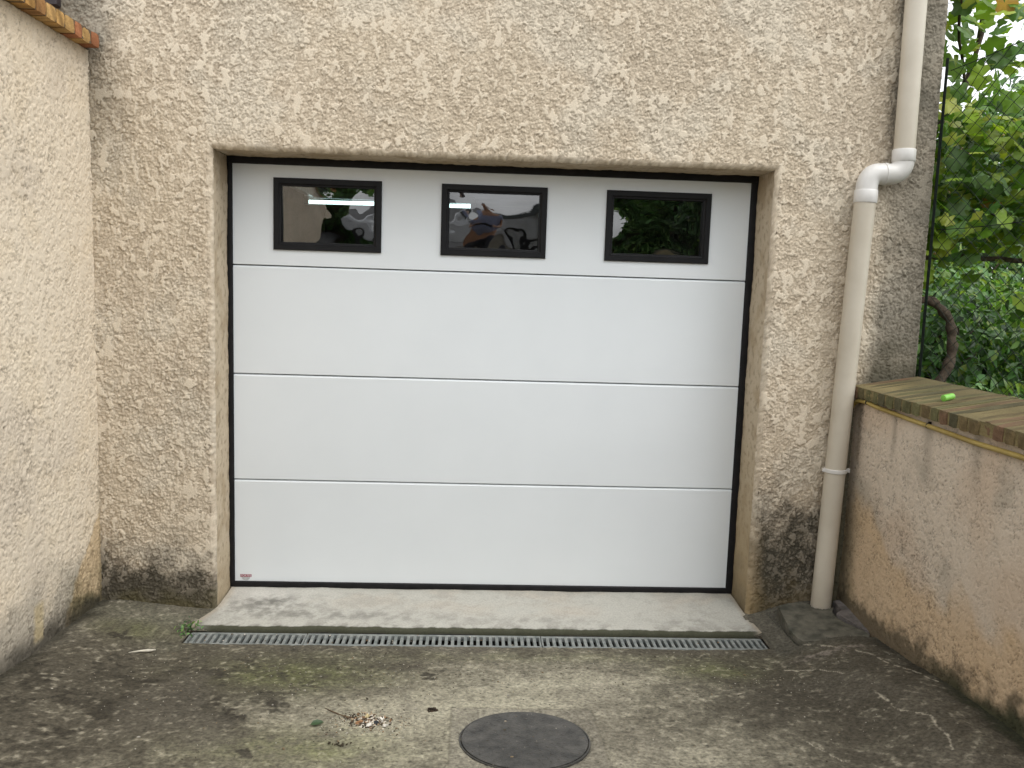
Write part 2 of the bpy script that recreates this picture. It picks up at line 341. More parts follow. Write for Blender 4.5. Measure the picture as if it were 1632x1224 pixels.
# brick copings: every brick its own block, mortar between, one mesh per coping
def brick_grid(cx0, cx1, y0, y1, zf, th, pal, joint, seed, name, parent, jit=.002, gap=.009, pitch=.075):
    r = random.Random(seed); bm = bmesh.new(); lay = bm.verts.layers.float_color.new('col')
    def add(a, b_, c, bev, tilt=0):
        rr = bmesh.ops.create_cube(bm, size=1); vs = rr['verts']
        bmesh.ops.subdivide_edges(bm, edges=list({e for v in vs for e in v.link_edges}), cuts=3, use_grid_fill=True)
        vs = [v for v in bm.verts if not v.tag]
        nz = r.random() * 50
        for v in vs:
            p = v.co; s = [p.x + .5, p.y + .5, p.z + .5]
            X_ = a[0] + s[0] * (b_[0] - a[0]); Y_ = a[1] + s[1] * (b_[1] - a[1]); Z_ = zf(X_) + a[2] + s[2] * (b_[2] - a[2])
            cor = sum(1 for k in s if k < .01 or k > .99)
            pull = bev * (cor - 1) * .5 if cor > 1 else 0
            cxm, cym = (a[0] + b_[0]) / 2, (a[1] + b_[1]) / 2; czm = zf(X_) + (a[2] + b_[2]) / 2
            X_ += -math.copysign(pull, X_ - cxm); Y_ += -math.copysign(pull, Y_ - cym); Z_ += -math.copysign(pull, Z_ - czm)
            j = jit * .6
            v.co = Vector((X_ + r.uniform(-j, j), Y_ + r.uniform(-j, j), Z_ + r.uniform(-j, j) + tilt * (s[0] - .5)))
            k = .8 + .4 * float(perlin(X_ * 14 + nz, Y_ * 30 + Z_ * 20, seed))
            top = pal['top'] if (s[2] > .8 and 'top' in pal) else None
            cc = c if top is None or r.random() < .25 else [c[i] * .45 + top[i] * .55 for i in range(3)]
            v[lay] = (cc[0] * k, cc[1] * k, cc[2] * k, 1); v.tag = True
        for f in bm.faces:
            f.smooth = False
    y = y1
    while y > y0:
        p = pitch * r.uniform(.85, 1.15)
        c = r.choice(pal['bricks'])
        dz = r.uniform(-jit, jit); dx = r.uniform(-jit, jit) * 1.5
        add((cx0 + dx, y - p + gap, dz), (cx1 + dx, y, th + dz), c, .003, r.uniform(-jit, jit))
        y -= p
    add((cx0 + .004, y0, .004), (cx1 - .004, y1, th - .0015), joint, 0)
    bmesh.ops.recalc_face_normals(bm, faces=bm.faces[:])
    me = bpy.data.meshes.new(name); bm.to_mesh(me); bm.free()
    return link(name, me, M['brick'], parent)
brick_grid(-2.02, -1.652, -5.4, -.262, lambda x: 2.357, .055, dict(bricks=[(.50, .28, .09), (.55, .33, .12), (.46, .19, .09), (.40, .21, .08), (.58, .36, .14)]), (.16, .12, .08), 5, 'coping', gw, .0015, .006, .072)
brick_grid(1.622, 1.925, -5.4, -.252, lambda x: .998 + (x - 1.622) * .165, .052, dict(bricks=[(.13, .11, .055), (.17, .125, .06), (.20, .12, .07), (.11, .10, .055), (.16, .15, .07)], top=(.12, .10, .052)), (.25, .20, .095), 9, 'coping', rw, .0025, .012, .066)

# ------------------------------------------------------------------ ground
def G(x, y):
    base = -.061 + .085 * np.clip(-.58 - y, 0, 50)
    base = base - .03 * np.clip(-3.5 - y, 0, 50) * 0
    eR = ss(1.16, 1.52, x) * .088; eL = ss(1.24, 1.68, -x) * np.interp(y, [-1.2, -.6, -.235], [.045, .068, .056])
    eR2 = .03 * ss(.55, 1.65, x) * ss(-.6, -1.4, y); eL2 = .02 * ss(.5, 1.7, -x) * ss(-.6, -1.4, y)
    k = np.interp(y, [-2, -.6], [.62, 1.0])
    z = base + eR * k + eR2 + eL * np.interp(y, [-2, -.6], [.8, 1]) + eL2
    z = z + .020 * ss(-.5, -.25, y) * ss(1.0, 1.2, np.abs(x)) * ss(1.7, 1.3, np.abs(x))
    z = z + .013 * gau(x, y, -1.42, -.50, .16, .12) + .012 * gau(x, y, 1.36, -.45, .12, .14)
    return z
def pdist(x, y, pts):
    d = np.full(x.shape, 9.)
    for (ax, ay), (bx, by) in zip(pts[:-1], pts[1:]):
        t = np.clip(((x - ax) * (bx - ax) + (y - ay) * (by - ay)) / ((bx - ax) ** 2 + (by - ay) ** 2), 0, 1)
        d = np.minimum(d, np.hypot(x - ax - t * (bx - ax), y - ay - t * (by - ay)))
    return d
def ground_col(x, y):
    n1 = fbm(x, y, .5, 5, 151); n2 = fbm(x, y, .12, 4, 155); n3 = fbm(x, y, .03, 3, 160)
    c = np.ones(x.shape + (3,)) * np.array([.150, .132, .100])
    lt = gau(x, y, .30, -.98, .55, .30) + .9 * gau(x, y, -.35, -1.25, .55, .22) + .7 * gau(x, y, -.1, -1.55, .9, .18) + .45 * gau(x, y, .75, -1.5, .3, .2)
    c = mix(c, [.38, .355, .27], np.clip(lt * .95 + .22 * n2 + .10 * n3 - .05, 0, 1))
    gr = .9 * gau(x, y, -.75, -.90, .35, .16) + .75 * gau(x, y, .93, -.82, .2, .10) + .8 * gau(x, y, -1.47, -.52, .14, .09) + .7 * gau(x, y, -.62, -1.50, .3, .14) + .25 * gau(x, y, .2, -.68, 1.0, .06)
    c = mix(c, [.165, .18, .065], np.clip(gr * (.8 + .5 * n2 + .4 * n3), 0, .8))
    dk = .8 * gau(x, y, -1.25, -1.05, .45, .3) + .85 * gau(x, y, 1.05, -1.15, .42, .4) + .4 * gau(x, y, -1.1, -1.4, .4, .2)
    c = mix(c, [.090, .078, .058], np.clip(dk * (.8 + .9 * n1), 0, .9))
    r_ = random.Random(77)
    for k in range(95):                     # oil drips and old wet spots
        sx, sy = r_.gauss(-1.15, .26), r_.gauss(-1.12, .22); rd = r_.choice((.008, .011, .014, .018, .018, .024, .045))
        if sx < -1.66: continue
        d = np.hypot((x - sx) * r_.uniform(.6, 1), (y - sy)) / rd + .9 * n3 + .5 * n2
        c = mix(c, [.055, .047, .036], ss(1.25, .8, d) * (r_.uniform(.45, .9) if rd < .03 else .4))
    c = mix(c, [.19, .185, .135], np.clip(.9 * gau(x, y, -1.45, -.36, .30, .12) + .5 * gau(x, y, -1.3, -.62, .1, .06), 0, .8))
    c = mix(c, [.36, .33, .26], ss(.42, .8, n3 + .35 * n2) * .4)
    c = c * (1 + .10 * n2 + .12 * n1 + .14 * n3)[..., None]
    c = mix(c, [.05, .045, .032], ss(.5, .8, fbm(x, y, .022, 2, 181)) * .5)
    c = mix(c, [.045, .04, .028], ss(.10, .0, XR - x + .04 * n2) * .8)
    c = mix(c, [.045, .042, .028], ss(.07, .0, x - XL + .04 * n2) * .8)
    c = mix(c, [.12, .115, .095], ss(1.20, 1.24, x) * ss(-.72, -.62, y) * .7)
    # moss in the joint along the right wall
    c = mix(c, [.03, .042, .015], ss(.05, .0, XR - x - .02 + .03 * n2) * ss(-1.0, -1.3, y) * .8)
    # square collar of newer concrete round the manhole
    inside = ss(.245, .240, np.abs(x - .115 + .004 * n2)) * ss(.26, .255, np.abs(y + 1.45 + .004 * n2))
    c = mix(c, [.25, .23, .19], inside * .55)
    rim = np.exp(-((np.maximum(np.abs(x - .115), np.abs(y + 1.45) * .245 / .26) - .245) / .004) ** 2); c = mix(c, [.07, .062, .045], rim * .35)
    # hairline cracks with pale efflorescence
    for pts, wd in (([(1.06, -.76), (1.17, -.80), (1.29, -.86), (1.36, -.99)], .0045), ([(1.37, -1.17), (1.38, -1.33), (1.44, -1.42), (1.40, -1.62)], .006), ([(1.02, -1.45), (1.08, -1.60)], .004), ([(1.33, -.60), (1.50, -.80), (1.62, -1.15)], .007)):
        d = pdist(x + .012 * n2, y + .012 * n3, pts); c = mix(c, [.42, .38, .30], ss(wd, wd * .3, d) * ss(-.5, .25, n3 + .1))
    # the old mortar scar beside the pipe cover
    c = mix(c, [.27, .23, .20], np.clip(gau(x, y, 1.40, -.74, .13, .035) * (.6 + 1.6 * n3), 0, .8))
    c = mix(c, [.20, .18, .145], ss(.15, .55, n1) * .35)
    c = mix(c, [.135, .118, .078], .26 * np.ones(x.shape))
    lum = ss(.06, .28, c[..., 1])[..., None]
    return c * (.52 + .50 * lum)
st = .0042
xs = axis((-1.76, 1.70, st)); ys = axis((-2.2, -.57, st), (-.57, -.443, .0635), (-.443, -D + .02, st))
X, Y = np.meshgrid(xs, ys, indexing='ij')
Zg = G(X, Y) + fbm(X, Y, .30, 3, 141) * .004 + fbm(X, Y, .035, 4, 143) * .0016 - .0022 * ss(.35, .7, fbm(X, Y, .02, 2, 145))
Zg = Zg - .014 * ss(.2085, .2055, np.hypot((X - .11), (Y + 1.42))) - .006 * np.exp(-((np.hypot((X - .11), (Y + 1.42)) - .212) / .006) ** 2)
Zg = Zg - .030 * ss(1.312, 1.322, X + .05 * (Y + .6)) * ss(-.634, -.622, Y + .05 * (X - 1.6)) * ss(-.262, -.275, Y)
step = ss(.004, -.004, pdist(X, Y, [(1.23, -.43), (1.24, -.60), (1.32, -.71)]) - .004); Zg = Zg - .008 * step
xc = (xs[:-1] + xs[1:]) / 2; yc = (ys[:-1] + ys[1:]) / 2
mask = ~((xc[:, None] > -1.252) & (xc[:, None] < 1.215) & (yc[None, :] > -.571) & (yc[None, :] < -.442))
mask &= ~((xc[:, None] > -1.19) & (xc[:, None] < 1.19) & (yc[None, :] > -.442))
grid_mesh('driveway', np.stack([X, Y, Zg], -1), M['conc'], mask, ground_col(X, Y), None); tag(bpy.data.objects['driveway'], kind='structure')
# the rest of the drive behind the camera, and the wider ground
xs = axis((-1.76, 1.70, .04)); ys = axis((-9.0, -2.2, .05)); X, Y = np.meshgrid(xs, ys, indexing='ij')
grid_mesh('driveway', np.stack([X, Y, np.minimum(G(X, Y), .42) + fbm(X, Y, .3, 3, 141) * .004], -1), M['conc'], None, ground_col(X, Y), None)['kind'] = 'structure'
xs = axis((-400, -30, 40), (-30, 30, 2), (30, 400, 40)); X, Y = np.meshgrid(xs, xs, indexing='ij')
Zf = np.where((Y < -6) , .25, -.16) * ss(30, 5, np.hypot(X, Y)) + 0
g = grid_mesh('ground', np.stack([X, Y, Zf - .12], -1), M['conc'], None, np.ones(X.shape + (3,)) * .11, None); g['kind'] = 'structure'
# sloping concrete sill in front of the door
st = .006
us = np.linspace(0, 1, 410); vs = np.concatenate([np.linspace(.0, 1, 78), [1.02, 1.03, 1.03, 1.03]])
U, V = np.meshgrid(us, vs, indexing='ij')
y = .02 - np.minimum(V, 1.0) * .44 - np.clip(V - 1, 0, 1) * .35
n = fbm(U * 2.4, y, .2, 3, 201)
flare = ss(-.20, -.43, y)
xl = XOL + .004 - .058 * flare; xr = XOR - .004 + .018 * flare
x = xl + U * (xr - xl)
drop = np.zeros_like(V)
for i, dv in enumerate((.004, .012, .022, .035)): drop[:, 78 + i] = dv
z = np.interp(y, [-.45, -.42, -.235, .0], [-.052, -.046, -.034, -.0225]) + n * .003 + fbm(x, y, .02, 3, 205) * .0007 - drop
y = y + .006 * fbm(x, x * 0, .15, 3, 207) * (V > .9)
n1 = fbm(x, y * 1.3, .30, 4, 211); n2 = fbm(x, y, .07, 5, 214, .65)
c = np.ones(x.shape + (3,)) * np.array([.50, .485, .43])
c = mix(c, [.50, .42, .33], ss(-.1, .5, n1) * .35 * ss(.7, .3, V))
c = mix(c, [.40, .385, .34], ss(-.3, .8, n2 + .8 * n1) * .6)
c = mix(c, [.60, .58, .53], gau(x, y, -1.05, -.1, .25, .15) * .8)
c = mix(c, [.26, .25, .22], np.clip(gau(x, y, -.62, -.30, .42, .04) * 1.0 + gau(x, y, .95, -.32, .2, .04) * .6 + .9 * gau(x, y, -1.0, -.25, .22, .1) + .5 * gau(x, y, .2, -.33, .4, .03), 0, 1) * np.clip(.6 + .9 * n2, 0, 1) * .85)
c = mix(c, [.20, .19, .16], ss(.12, .02, np.abs(V - .97)) * ss(-.1, .5, n2 + .6 * n1) * .35)
c = mix(c, [.05, .052, .028], ss(.968, .99, V + .012 * n2) * .95)
c = mix(c, [.50, .36, .24], gau(x, y, .25, -.22, .5, .06) * np.clip(.4 + .5 * n1, 0, 1) * .5)
c = mix(c, [.15, .145, .125], gau(x, y, -.98, -.17, .16, .07) * np.clip(.45 + .8 * n2, 0, 1) * .8)
c = mix(c, [.30, .29, .25], ss(-1.17, -1.24, x) * .7 * ss(-.15, -.3, y)); c = mix(c, [.27, .25, .21], ss(1.18, 1.225, x) * ss(-.2, -.3, y) * .7)
c = c * .84
c = mix(c, [.36, .29, .20], (ss(.04, 0, x - xl) + ss(.03, 0, xr - x)) * .5)
g = grid_mesh('door_sill', np.stack([x, y, z], -1), M['slab'], None, c, None, flip=True); g['kind'] = 'structure'
b = MB(); b.box((-1.2, -.43, -.14), (1.2, .01, -.066)); b.build('sill_base', M['trough'])['kind'] = 'structure'
# garden soil, held up behind the low wall
xs = axis((XE - .01, 9, .25)); ys = axis((-9, 22, .25)); X, Y = np.meshgrid(xs, ys, indexing='ij')
g = grid_mesh('garden_soil', np.stack([X, Y, .93 + .05 * fbm(X, Y, 1.2, 3, 231)], -1), M['soil'], None, None, None); g['kind'] = 'structure'

# ------------------------------------------------------------------ garage door
gd = empty('garage_door', (0, 0, -.02)); tag(gd, 'white four-panel sectional garage door with three black-framed windows', 'garage door')
WIN = [(-1.003, -.516), (-.245, .2395), (.5135, 1.002)]; WZ = (1.573, 1.895)
def panel(z0, z1, wins=()):
    g = .0016
    zr = [(z0 + g, .016), (z0 + g, .004), (z0 + g + .0008, .0010), (z0 + g + .002, 0)]
    zr2 = [(z1 - .0105, 0), (z1 - .0075, .0018), (z1 - .0035, .0070), (z1 - .0010, .018)]
    zc_ = [(WZ[0] + .02, 0), (WZ[1] - .02, 0)] if wins else []
    rows = zr + zc_ + zr2
    xsn = [-1.19] + [v for a, b_ in wins for v in (a + .02, b_ - .02)] + [1.19]
    bm = bmesh.new(); vg = [[bm.verts.new((x_, yy, zz)) for x_ in xsn] for zz, yy in rows]
    for i in range(len(rows) - 1):
        for j in range(len(xsn) - 1):
            if wins and i == 4 and j % 2 == 1: continue
            bm.faces.new((vg[i][j], vg[i][j + 1], vg[i + 1][j + 1], vg[i + 1][j]))
    me = bpy.data.meshes.new('panel'); bm.to_mesh(me); bm.free(); me.shade_flat()
    o = link('panel', me, M['door'], gd)
    sm = o.modifiers.new('thick', 'SOLIDIFY'); sm.thickness = .04; sm.offset = -1
    return o
panel(-.012, .5); panel(.5, 1.0); panel(1.0, 1.5); panel(1.5, 1.975, WIN)
b = MB(); b.box((-1.19, .0412, -.015), (1.19, .044, 1.56)); b.build('joint_backing', M['black'], gd)
# rubber seal round the leaf
def strip(b, p0, p1, w0, y0, axis_, side, seed):
    n = 90; rows = []
    for i in range(n + 1):
        t = i / n; s = p0 + (p1 - p0) * t; o = float(fbm(np.array(s * 1.0), np.array(seed * 1.), .07, 3, seed)) * .0022
        inn, out = w0[0], w0[1] + side * o
        prof = [(inn, y0 + .012), (inn, y0 + .001), (inn + (out - inn) * .12, y0 - .001), (out - (out - inn) * .15, y0 - .001), (out, y0 + .002), (out, y0 + .04)]
        rows.append([b.bm.verts.new((s, yy, q) if axis_ == 'x' else (q, yy, s)) for q, yy in prof])
    for i in range(n):
        for j in range(5): b.bm.faces.new((rows[i][j], rows[i + 1][j], rows[i + 1][j + 1], rows[i][j + 1]))
b = MB(); strip(b, -.020, 1.982, (-1.1862, -1.213), -.007, 'z', -1, 3); strip(b, -.020, 1.982, (1.1850, 1.2205), -.007, 'z', 1, 5); strip(b, -1.209, 1.2165, (1.951, 1.988), -.009, 'x', 1, 7)
b.build('seal', M['black'], gd, smooth=True)
b = MB(); b.box((-1.206, -.010, -.0235), (1.213, .03, .0048), .006, seg=3); b.build('bottom_seal', M['black'], gd, smooth=True)
def ring(b, x0, x1, z0, z1, prof):
    """picture-frame sweep; prof = list of (inset, y)"""
    rows = []
    for ins, yy in prof:
        rows.append([b.bm.verts.new((x0 + ins, yy, z0 + ins)), b.bm.verts.new((x1 - ins, yy, z0 + ins)), b.bm.verts.new((x1 - ins, yy, z1 - ins)), b.bm.verts.new((x0 + ins, yy, z1 - ins))])
    for i in range(len(rows) - 1):
        for j in range(4): b.bm.faces.new((rows[i][j], rows[i][(j + 1) % 4], rows[i + 1][(j + 1) % 4], rows[i + 1][j]))
def mat_glass():
    mt, n, p = newmat('acrylic_pane'); N = n.nodes; L = n.links; N.remove(p)
    tc = N.new('ShaderNodeTexCoord'); ns = N.new('ShaderNodeTexNoise'); ns.inputs['Scale'].default_value = 7; ns.inputs['Detail'].default_value = 1; L.new(tc.outputs['Object'], ns.inputs['Vector'])
    bp = N.new('ShaderNodeBump'); bp.inputs['Strength'].default_value = 1; bp.inputs['Distance'].default_value = .0035; L.new(ns.outputs['Fac'], bp.inputs['Height'])
    gl = N.new('ShaderNodeBsdfGlossy'); gl.inputs['Roughness'].default_value = .0; L.new(bp.outputs[0], gl.inputs['Normal']); gl.inputs['Color'].default_value = (1, 1, 1, 1)
    tr = N.new('ShaderNodeBsdfTransparent'); tr.inputs['Color'].default_value = (.86, .87, .86, 1)
    fr = N.new('ShaderNodeFresnel'); fr.inputs['IOR'].default_value = 1.5
    mu = N.new('ShaderNodeMath'); mu.operation = 'MULTIPLY_ADD'; mu.inputs[1].default_value = 2.9; mu.inputs[2].default_value = .04; L.new(fr.outputs[0], mu.inputs[0])
    mu.use_clamp = True
    mx = N.new('ShaderNodeMixShader'); L.new(mu.outputs[0], mx.inputs[0]); L.new(tr.outputs[0], mx.inputs[1]); L.new(gl.outputs[0], mx.inputs[2])
    L.new(mx.outputs[0], N['Material Output'].inputs[0]); return mt
M['glass'] = mat_glass()
for (x0, x1), lean in zip(WIN, (.9, 1.0, .25)):
    b = MB(); ring(b, x0, x1, WZ[0], WZ[1], [(0, .001), (0, -.008), (.003, -.011), (.024, -.011), (.027, -.006), (.031, -.004), (.0345, -.004), (.036, .004), (.036, .030)])
    f = b.build('window_frame', M['frame'], gd)
    # slightly bowed acrylic sheet, leaning a touch outwards at the top
    n = 16; bm = bmesh.new(); vg = []
    for i in range(n + 1):
        for j in range(n + 1):
            u, v = i / n, j / n
            yy = .016 - .012 * (v - .5) * 1.1 * lean - .0045 * math.sin(math.pi * u) * math.sin(math.pi * v)
            vg.append(bm.verts.new((x0 + .035 + u * (x1 - x0 - .07), yy, WZ[0] + .035 + v * (WZ[1] - WZ[0] - .07))))
    for i in range(n):
        for j in range(n):
            k = i * (n + 1) + j; bm.faces.new((vg[k], vg[k + n + 1], vg[k + n + 2], vg[k + 1]))
    me = bpy.data.meshes.new('pane'); bm.to_mesh(me); bm.free(); me.shade_smooth()
    link('pane', me, M['glass'], f)
# maker's sticker, lower left corner
M['red'] = mat_noise('sticker_red', (.27, .035, .07), (.33, .05, .085), .01, .5, 0)
M['stick_grey'] = mat_noise('sticker_grey', (.42, .43, .43), (.5, .51, .51), .01, .4, 0)
M['white'] = mat_noise('sticker_white', (.75, .75, .75), (.8, .8, .8), .01, .5, 0)
stk = empty('sticker', (-1.1355, -.001, .02)); stk.parent = gd; stk.matrix_parent_inverse = Matrix.Translation(gd.location).inverted()
b = MB(); b.box((-1.162, -.0012, .0245), (-1.109, -.0002, .0375)); b.build('red_band', M['red'], stk)
bm = bmesh.new(); cc = [bm.verts.new((-1.1355 + .020 * math.cos(a) * 1.0, -.0010, .0243 + .0165 * math.sin(a))) for a in np.linspace(math.pi, 2 * math.pi, 14)]
bm.faces.new(cc); me = bpy.data.meshes.new('grey_crest'); bm.to_mesh(me); bm.free(); link('grey_crest', me, M['stick_grey'], stk)
fc = bpy.data.curves.new('lettering', 'FONT'); fc.body = 'PORTES'; fc.size = .0135; fc.align_x = 'CENTER'; fc.align_y = 'CENTER'; fc.space_character = 1.05
fo = bpy.data.objects.new('lettering', fc); COL.objects.link(fo); fo.location = (-1.1355, -.0018, .031); fo.rotation_euler = (math.pi / 2, 0, 0)
bpy.context.view_layer.update(); dg = bpy.context.evaluated_depsgraph_get(); me = bpy.data.meshes.new_from_object(fo.evaluated_get(dg)); mw = fo.matrix_world.copy(); bpy.data.objects.remove(fo)
me.transform(mw); me.materials.clear(); link('lettering', me, M['white'], stk)
# tracks and lamp seen through the panes
for sx in (-1.27, 1.27):
    b = MB(); b.box((sx - .02, .12, 2.02), (sx + .02, 3.0, 2.08)); b.box((sx - .045, .12, 2.10), (sx + .03, 3.0, 2.115))
    b.box((sx - .015, 1.4, 2.08), (sx + .015, 1.44, 2.32)); b.build('track', M['galv'], gd)
def emit(name, c, s):
    mt, n, p = newmat(name); p.inputs['Base Color'].default_value = (.8, .8, .8, 1); p.inputs['Emission Color'].default_value = (*c, 1); p.inputs['Emission Strength'].default_value = s; return mt
M['tube'] = emit('lit_tube', (.70, .98, .96), 1.5)
fl = empty('fluorescent_lamp', (-.75, 2.4, 2.0)); tag(fl, 'lit fluorescent tube hanging inside, seen through the left and middle door windows', 'lamp')
b = MB(); b.tube([(-1.29, 2.4, 1.985), (-.12, 2.4, 1.995)], .014, 14); b.build('tube', M['tube'], fl, smooth=True)
b = MB(); b.box((-1.32, 2.37, 2.012), (-.09, 2.43, 2.05), .004); b.box((-1.325, 2.385, 1.965), (-1.29, 2.415, 2.012)); b.box((-.12, 2.385, 1.975), (-.085, 2.415, 2.012)); b.build('fitting', M['galv'], fl)
for k, xx in enumerate((-1.1, -.3)):
    b = MB(); b.tube([(xx, 2.4, 2.05), (xx, 2.4, 2.33)], .003, 6); b.build('hanger', M['galv'], fl)
exec_later = True

# ------------------------------------------------------------------ drain grate
tr = empty('channel_drain', (0, -.505, -.062)); tag(tr, 'long grey slotted drain grate across the drive below the garage door', 'drain')
b = MB(); b.box((-1.252, -.571, -.20), (1.215, -.442, -.19)); b.box((-1.252, -.577, -.20), (1.215, -.5695, -.067)); b.box((-1.252, -.443, -.20), (1.215, -.436, -.067))
b.box((-1.262, -.571, -.20), (-1.2525, -.442, -.066)); b.box((1.2155, -.571, -.20), (1.225, -.442, -.066)); b.build('channel', M['trough'], tr)
for k, (x0, x1) in enumerate(((-1.249, -.7615), (-.7585, .2385), (.2415, 1.212))):
    b = MB(); zt = -.0625 + (.0008 if k == 1 else 0); th = .02; y0, y1 = -.567, -.447; y0 += .002 * k - .002
    b.box((x0, y0, zt - th), (x1, y0 + .017, zt), .0015); b.box((x0, y1 - .015, zt - th), (x1, y1, zt), .0015)
    n = int(round((x1 - x0) / .0266)); pt = (x1 - x0) / n
    for i in range(n + 1):
        wd = .0075 if (i in (0, n)) else .0070
        xa = x0 + i * pt - wd + (wd if i == 0 else 0) + (0 if i < n else 0); xb = x0 + i * pt + (wd if i < n else 0)
        b.box((xa, y0 + .0172, zt - th), (xb, y1 - .0152, zt - .0006), .0012)
    b.build('grate_section', M['grate'], tr)
# manhole
mh = empty('manhole_cover', (.11, -1.42, .01)); tag(mh, 'round dark iron manhole cover set in the concrete drive', 'manhole cover')
MC = (.110, -1.42); sl_ = .085
def tilt(px, py): return float(G(np.array(MC[0]), np.array(MC[1]))) - sl_ * (py - MC[1])
b = MB(); R_ = .203
pts = [(MC[0] + R_ * math.cos(a), MC[1] + R_ * math.sin(a)) for a in np.linspace(0, 2 * math.pi, 96, endpoint=False)]
b.poly([(p[0], p[1], tilt(*p)) for p in pts], -.02, .001, .002)
for rr in np.arange(.025, .19, .021):
    k = int(2 * math.pi * rr / .030)
    for i in range(k):
        a = 2 * math.pi * (i + .5 * (int(rr * 100) % 2)) / k; px_, py_ = MC[0] + rr * math.cos(a), MC[1] + rr * math.sin(a)
        z_ = tilt(px_, py_) + .001; Mx = Matrix.Translation((px_, py_, z_)) @ Matrix.Rotation(a, 4, 'Z')
        b.box((-.0065, -.0035, -.001), (.0065, .0035, .0013), .0009, Mx)
b.build('cover', M['iron'], mh)
b = MB(); n = 96
for i in range(n):
    a0, a1 = 2 * math.pi * i / n, 2 * math.pi * (i + 1) / n
    q = []
    for a in (a0, a1):
        for rr, dz in ((.2065, -.02), (.2065, -.001), (.2105, -.001), (.2105, -.02)):
            px_, py_ = MC[0] + rr * math.cos(a), MC[1] + rr * math.sin(a); q.append(b.bm.verts.new((px_, py_, tilt(px_, py_) + dz)))
    for j in range(3): b.bm.faces.new((q[j], q[j + 1], q[j + 5], q[j + 4]))
bmesh.ops.remove_doubles(b.bm, verts=b.bm.verts[:], dist=1e-5); b.build('frame', M['iron'], mh)

# ------------------------------------------------------------------ downpipe and its cover slabs
dpi = empty('downpipe', (1.535, -.30, 0)); tag(dpi, 'beige plastic downpipe with an offset bend, right of the garage door', 'downpipe')
PY = -.298
b = MB(); b.tube([(1.742, PY, 5.5), (1.7425, PY, 3.5), (1.7435, PY, 2.9), (1.748, PY, 2.075)], .0440, 32); b.build('upper_pipe', M['pipe'], dpi, smooth=True, angle=50)
b = MB(); b.tube([(1.594, PY, 1.86), (1.5565, PY, .70), (1.535, PY, -.03)], .0450, 32); b.build('lower_pipe', M['pipe'], dpi, smooth=True, angle=50)
def bez(pts, n=10):
    P = [Vector(p) for p in pts]; out = []
    for i in range(n + 1):
        t = i / n; Q = P[:]
        while len(Q) > 1: Q = [Q[k].lerp(Q[k + 1], t) for k in range(len(Q) - 1)]
        out.append(Q[0])
    return out
path = [(1.748, PY, 2.055)] + bez([(1.748, PY, 2.035), (1.747, PY, 1.985), (1.70, PY, 1.976)], 8) + [(1.667, PY, 1.975)]
b = MB(); b.tube(path, .0450, 28); b.build('elbow', M['pvc'], dpi, smooth=True, angle=50)
path = [(1.672, PY, 1.9752)] + bez([(1.645, PY, 1.975), (1.598, PY, 1.973), (1.596, PY, 1.918)], 8) + [(1.5952, PY, 1.900)]
b = MB(); b.tube(path, .0452, 28); b.build('elbow', M['pvc'], dpi, smooth=True, angle=50)
for p0, p1, r_ in (((1.7475, PY, 2.082), (1.7482, PY, 2.030), .0485), ((1.5953, PY, 1.905), (1.5938, PY, 1.850), .0488), ((1.676, PY, 1.9755), (1.664, PY, 1.9750), .0478)):
    b = MB(); a_, c_ = Vector(p0), Vector(p1); b.tube([a_, a_.lerp(c_, .06), a_.lerp(c_, .94), c_], [r_ - .002, r_, r_, r_ - .002], 32); b.build('socket', M['pvc'], dpi, smooth=True, angle=40)
bk = MB(); zc0 = .668; xc0 = 1.5560
bk.tube([(xc0, PY, zc0 - .009), (xc0, PY, zc0 - .007), (xc0, PY, zc0 + .007), (xc0, PY, zc0 + .009)], [.0480, .0500, .0500, .0480], 32)
bk.box((xc0 + .044, PY - .006, zc0 - .008), (xc0 + .062, PY + .006, zc0 + .008), .002); bk.box((xc0 - .060, PY - .005, zc0 - .007), (xc0 - .044, PY + .005, zc0 + .007), .002)
bk.box((xc0 + .057, PY - .010, zc0 - .009), (xc0 + .064, PY + .010, zc0 + .010), .002)
bk.box((xc0 - .01, PY + .045, zc0 - .006), (xc0 + .01, -D + .002, zc0 + .006)); bk.build('bracket', M['pvc'], dpi, smooth=True, angle=35)
cs = empty('drain_cover', (1.45, -.45, .02)); tag(cs, 'broken concrete cover slab round the foot of the downpipe', 'drain cover')
def cplane(x, y): return .013 + .11 * (x - 1.45) + .10 * (y + .45)
def rough_poly(pts, seed, amp=.004, n=7):
    r = random.Random(seed); out = []
    for i, p in enumerate(pts):
        q = pts[(i + 1) % len(pts)]
        for k in range(n): t = k / n; out.append((p[0] + (q[0] - p[0]) * t + r.uniform(-amp, amp), p[1] + (q[1] - p[1]) * t + r.uniform(-amp, amp), .010 * (-.45 - (p[1] + (q[1] - p[1]) * t)) * 0 + cplane(p[0] + (q[0] - p[0]) * t, p[1] + (q[1] - p[1]) * t)))
    return out
hole = [(1.535 + .062 * math.cos(a), PY + .062 * math.sin(a)) for a in np.linspace(math.radians(200), math.radians(330), 8)]
b = MB(); b.poly(rough_poly([(1.345, -.285), (1.318, -.50), (1.322, -.585), (1.345, -.612), (1.61, -.628), (1.626, -.60), (1.60, -.545), (1.555, -.47), (1.545, -.40)] + hole[::-1][1:-1] + [(1.48, -.30), (1.455, -.272)], 3, .0022, 3), -.05, .012, .004)
b.build('large_slab', M['stone'], cs)
b = MB(); b.poly(rough_poly([(1.567, -.40), (1.60, -.38), (1.60, -.285), (1.632, -.285), (1.640, -.42), (1.640, -.585), (1.615, -.54)], 5, .0022, 4), -.05, .010, .004)
b.build('small_slab', M['stone2'], cs)
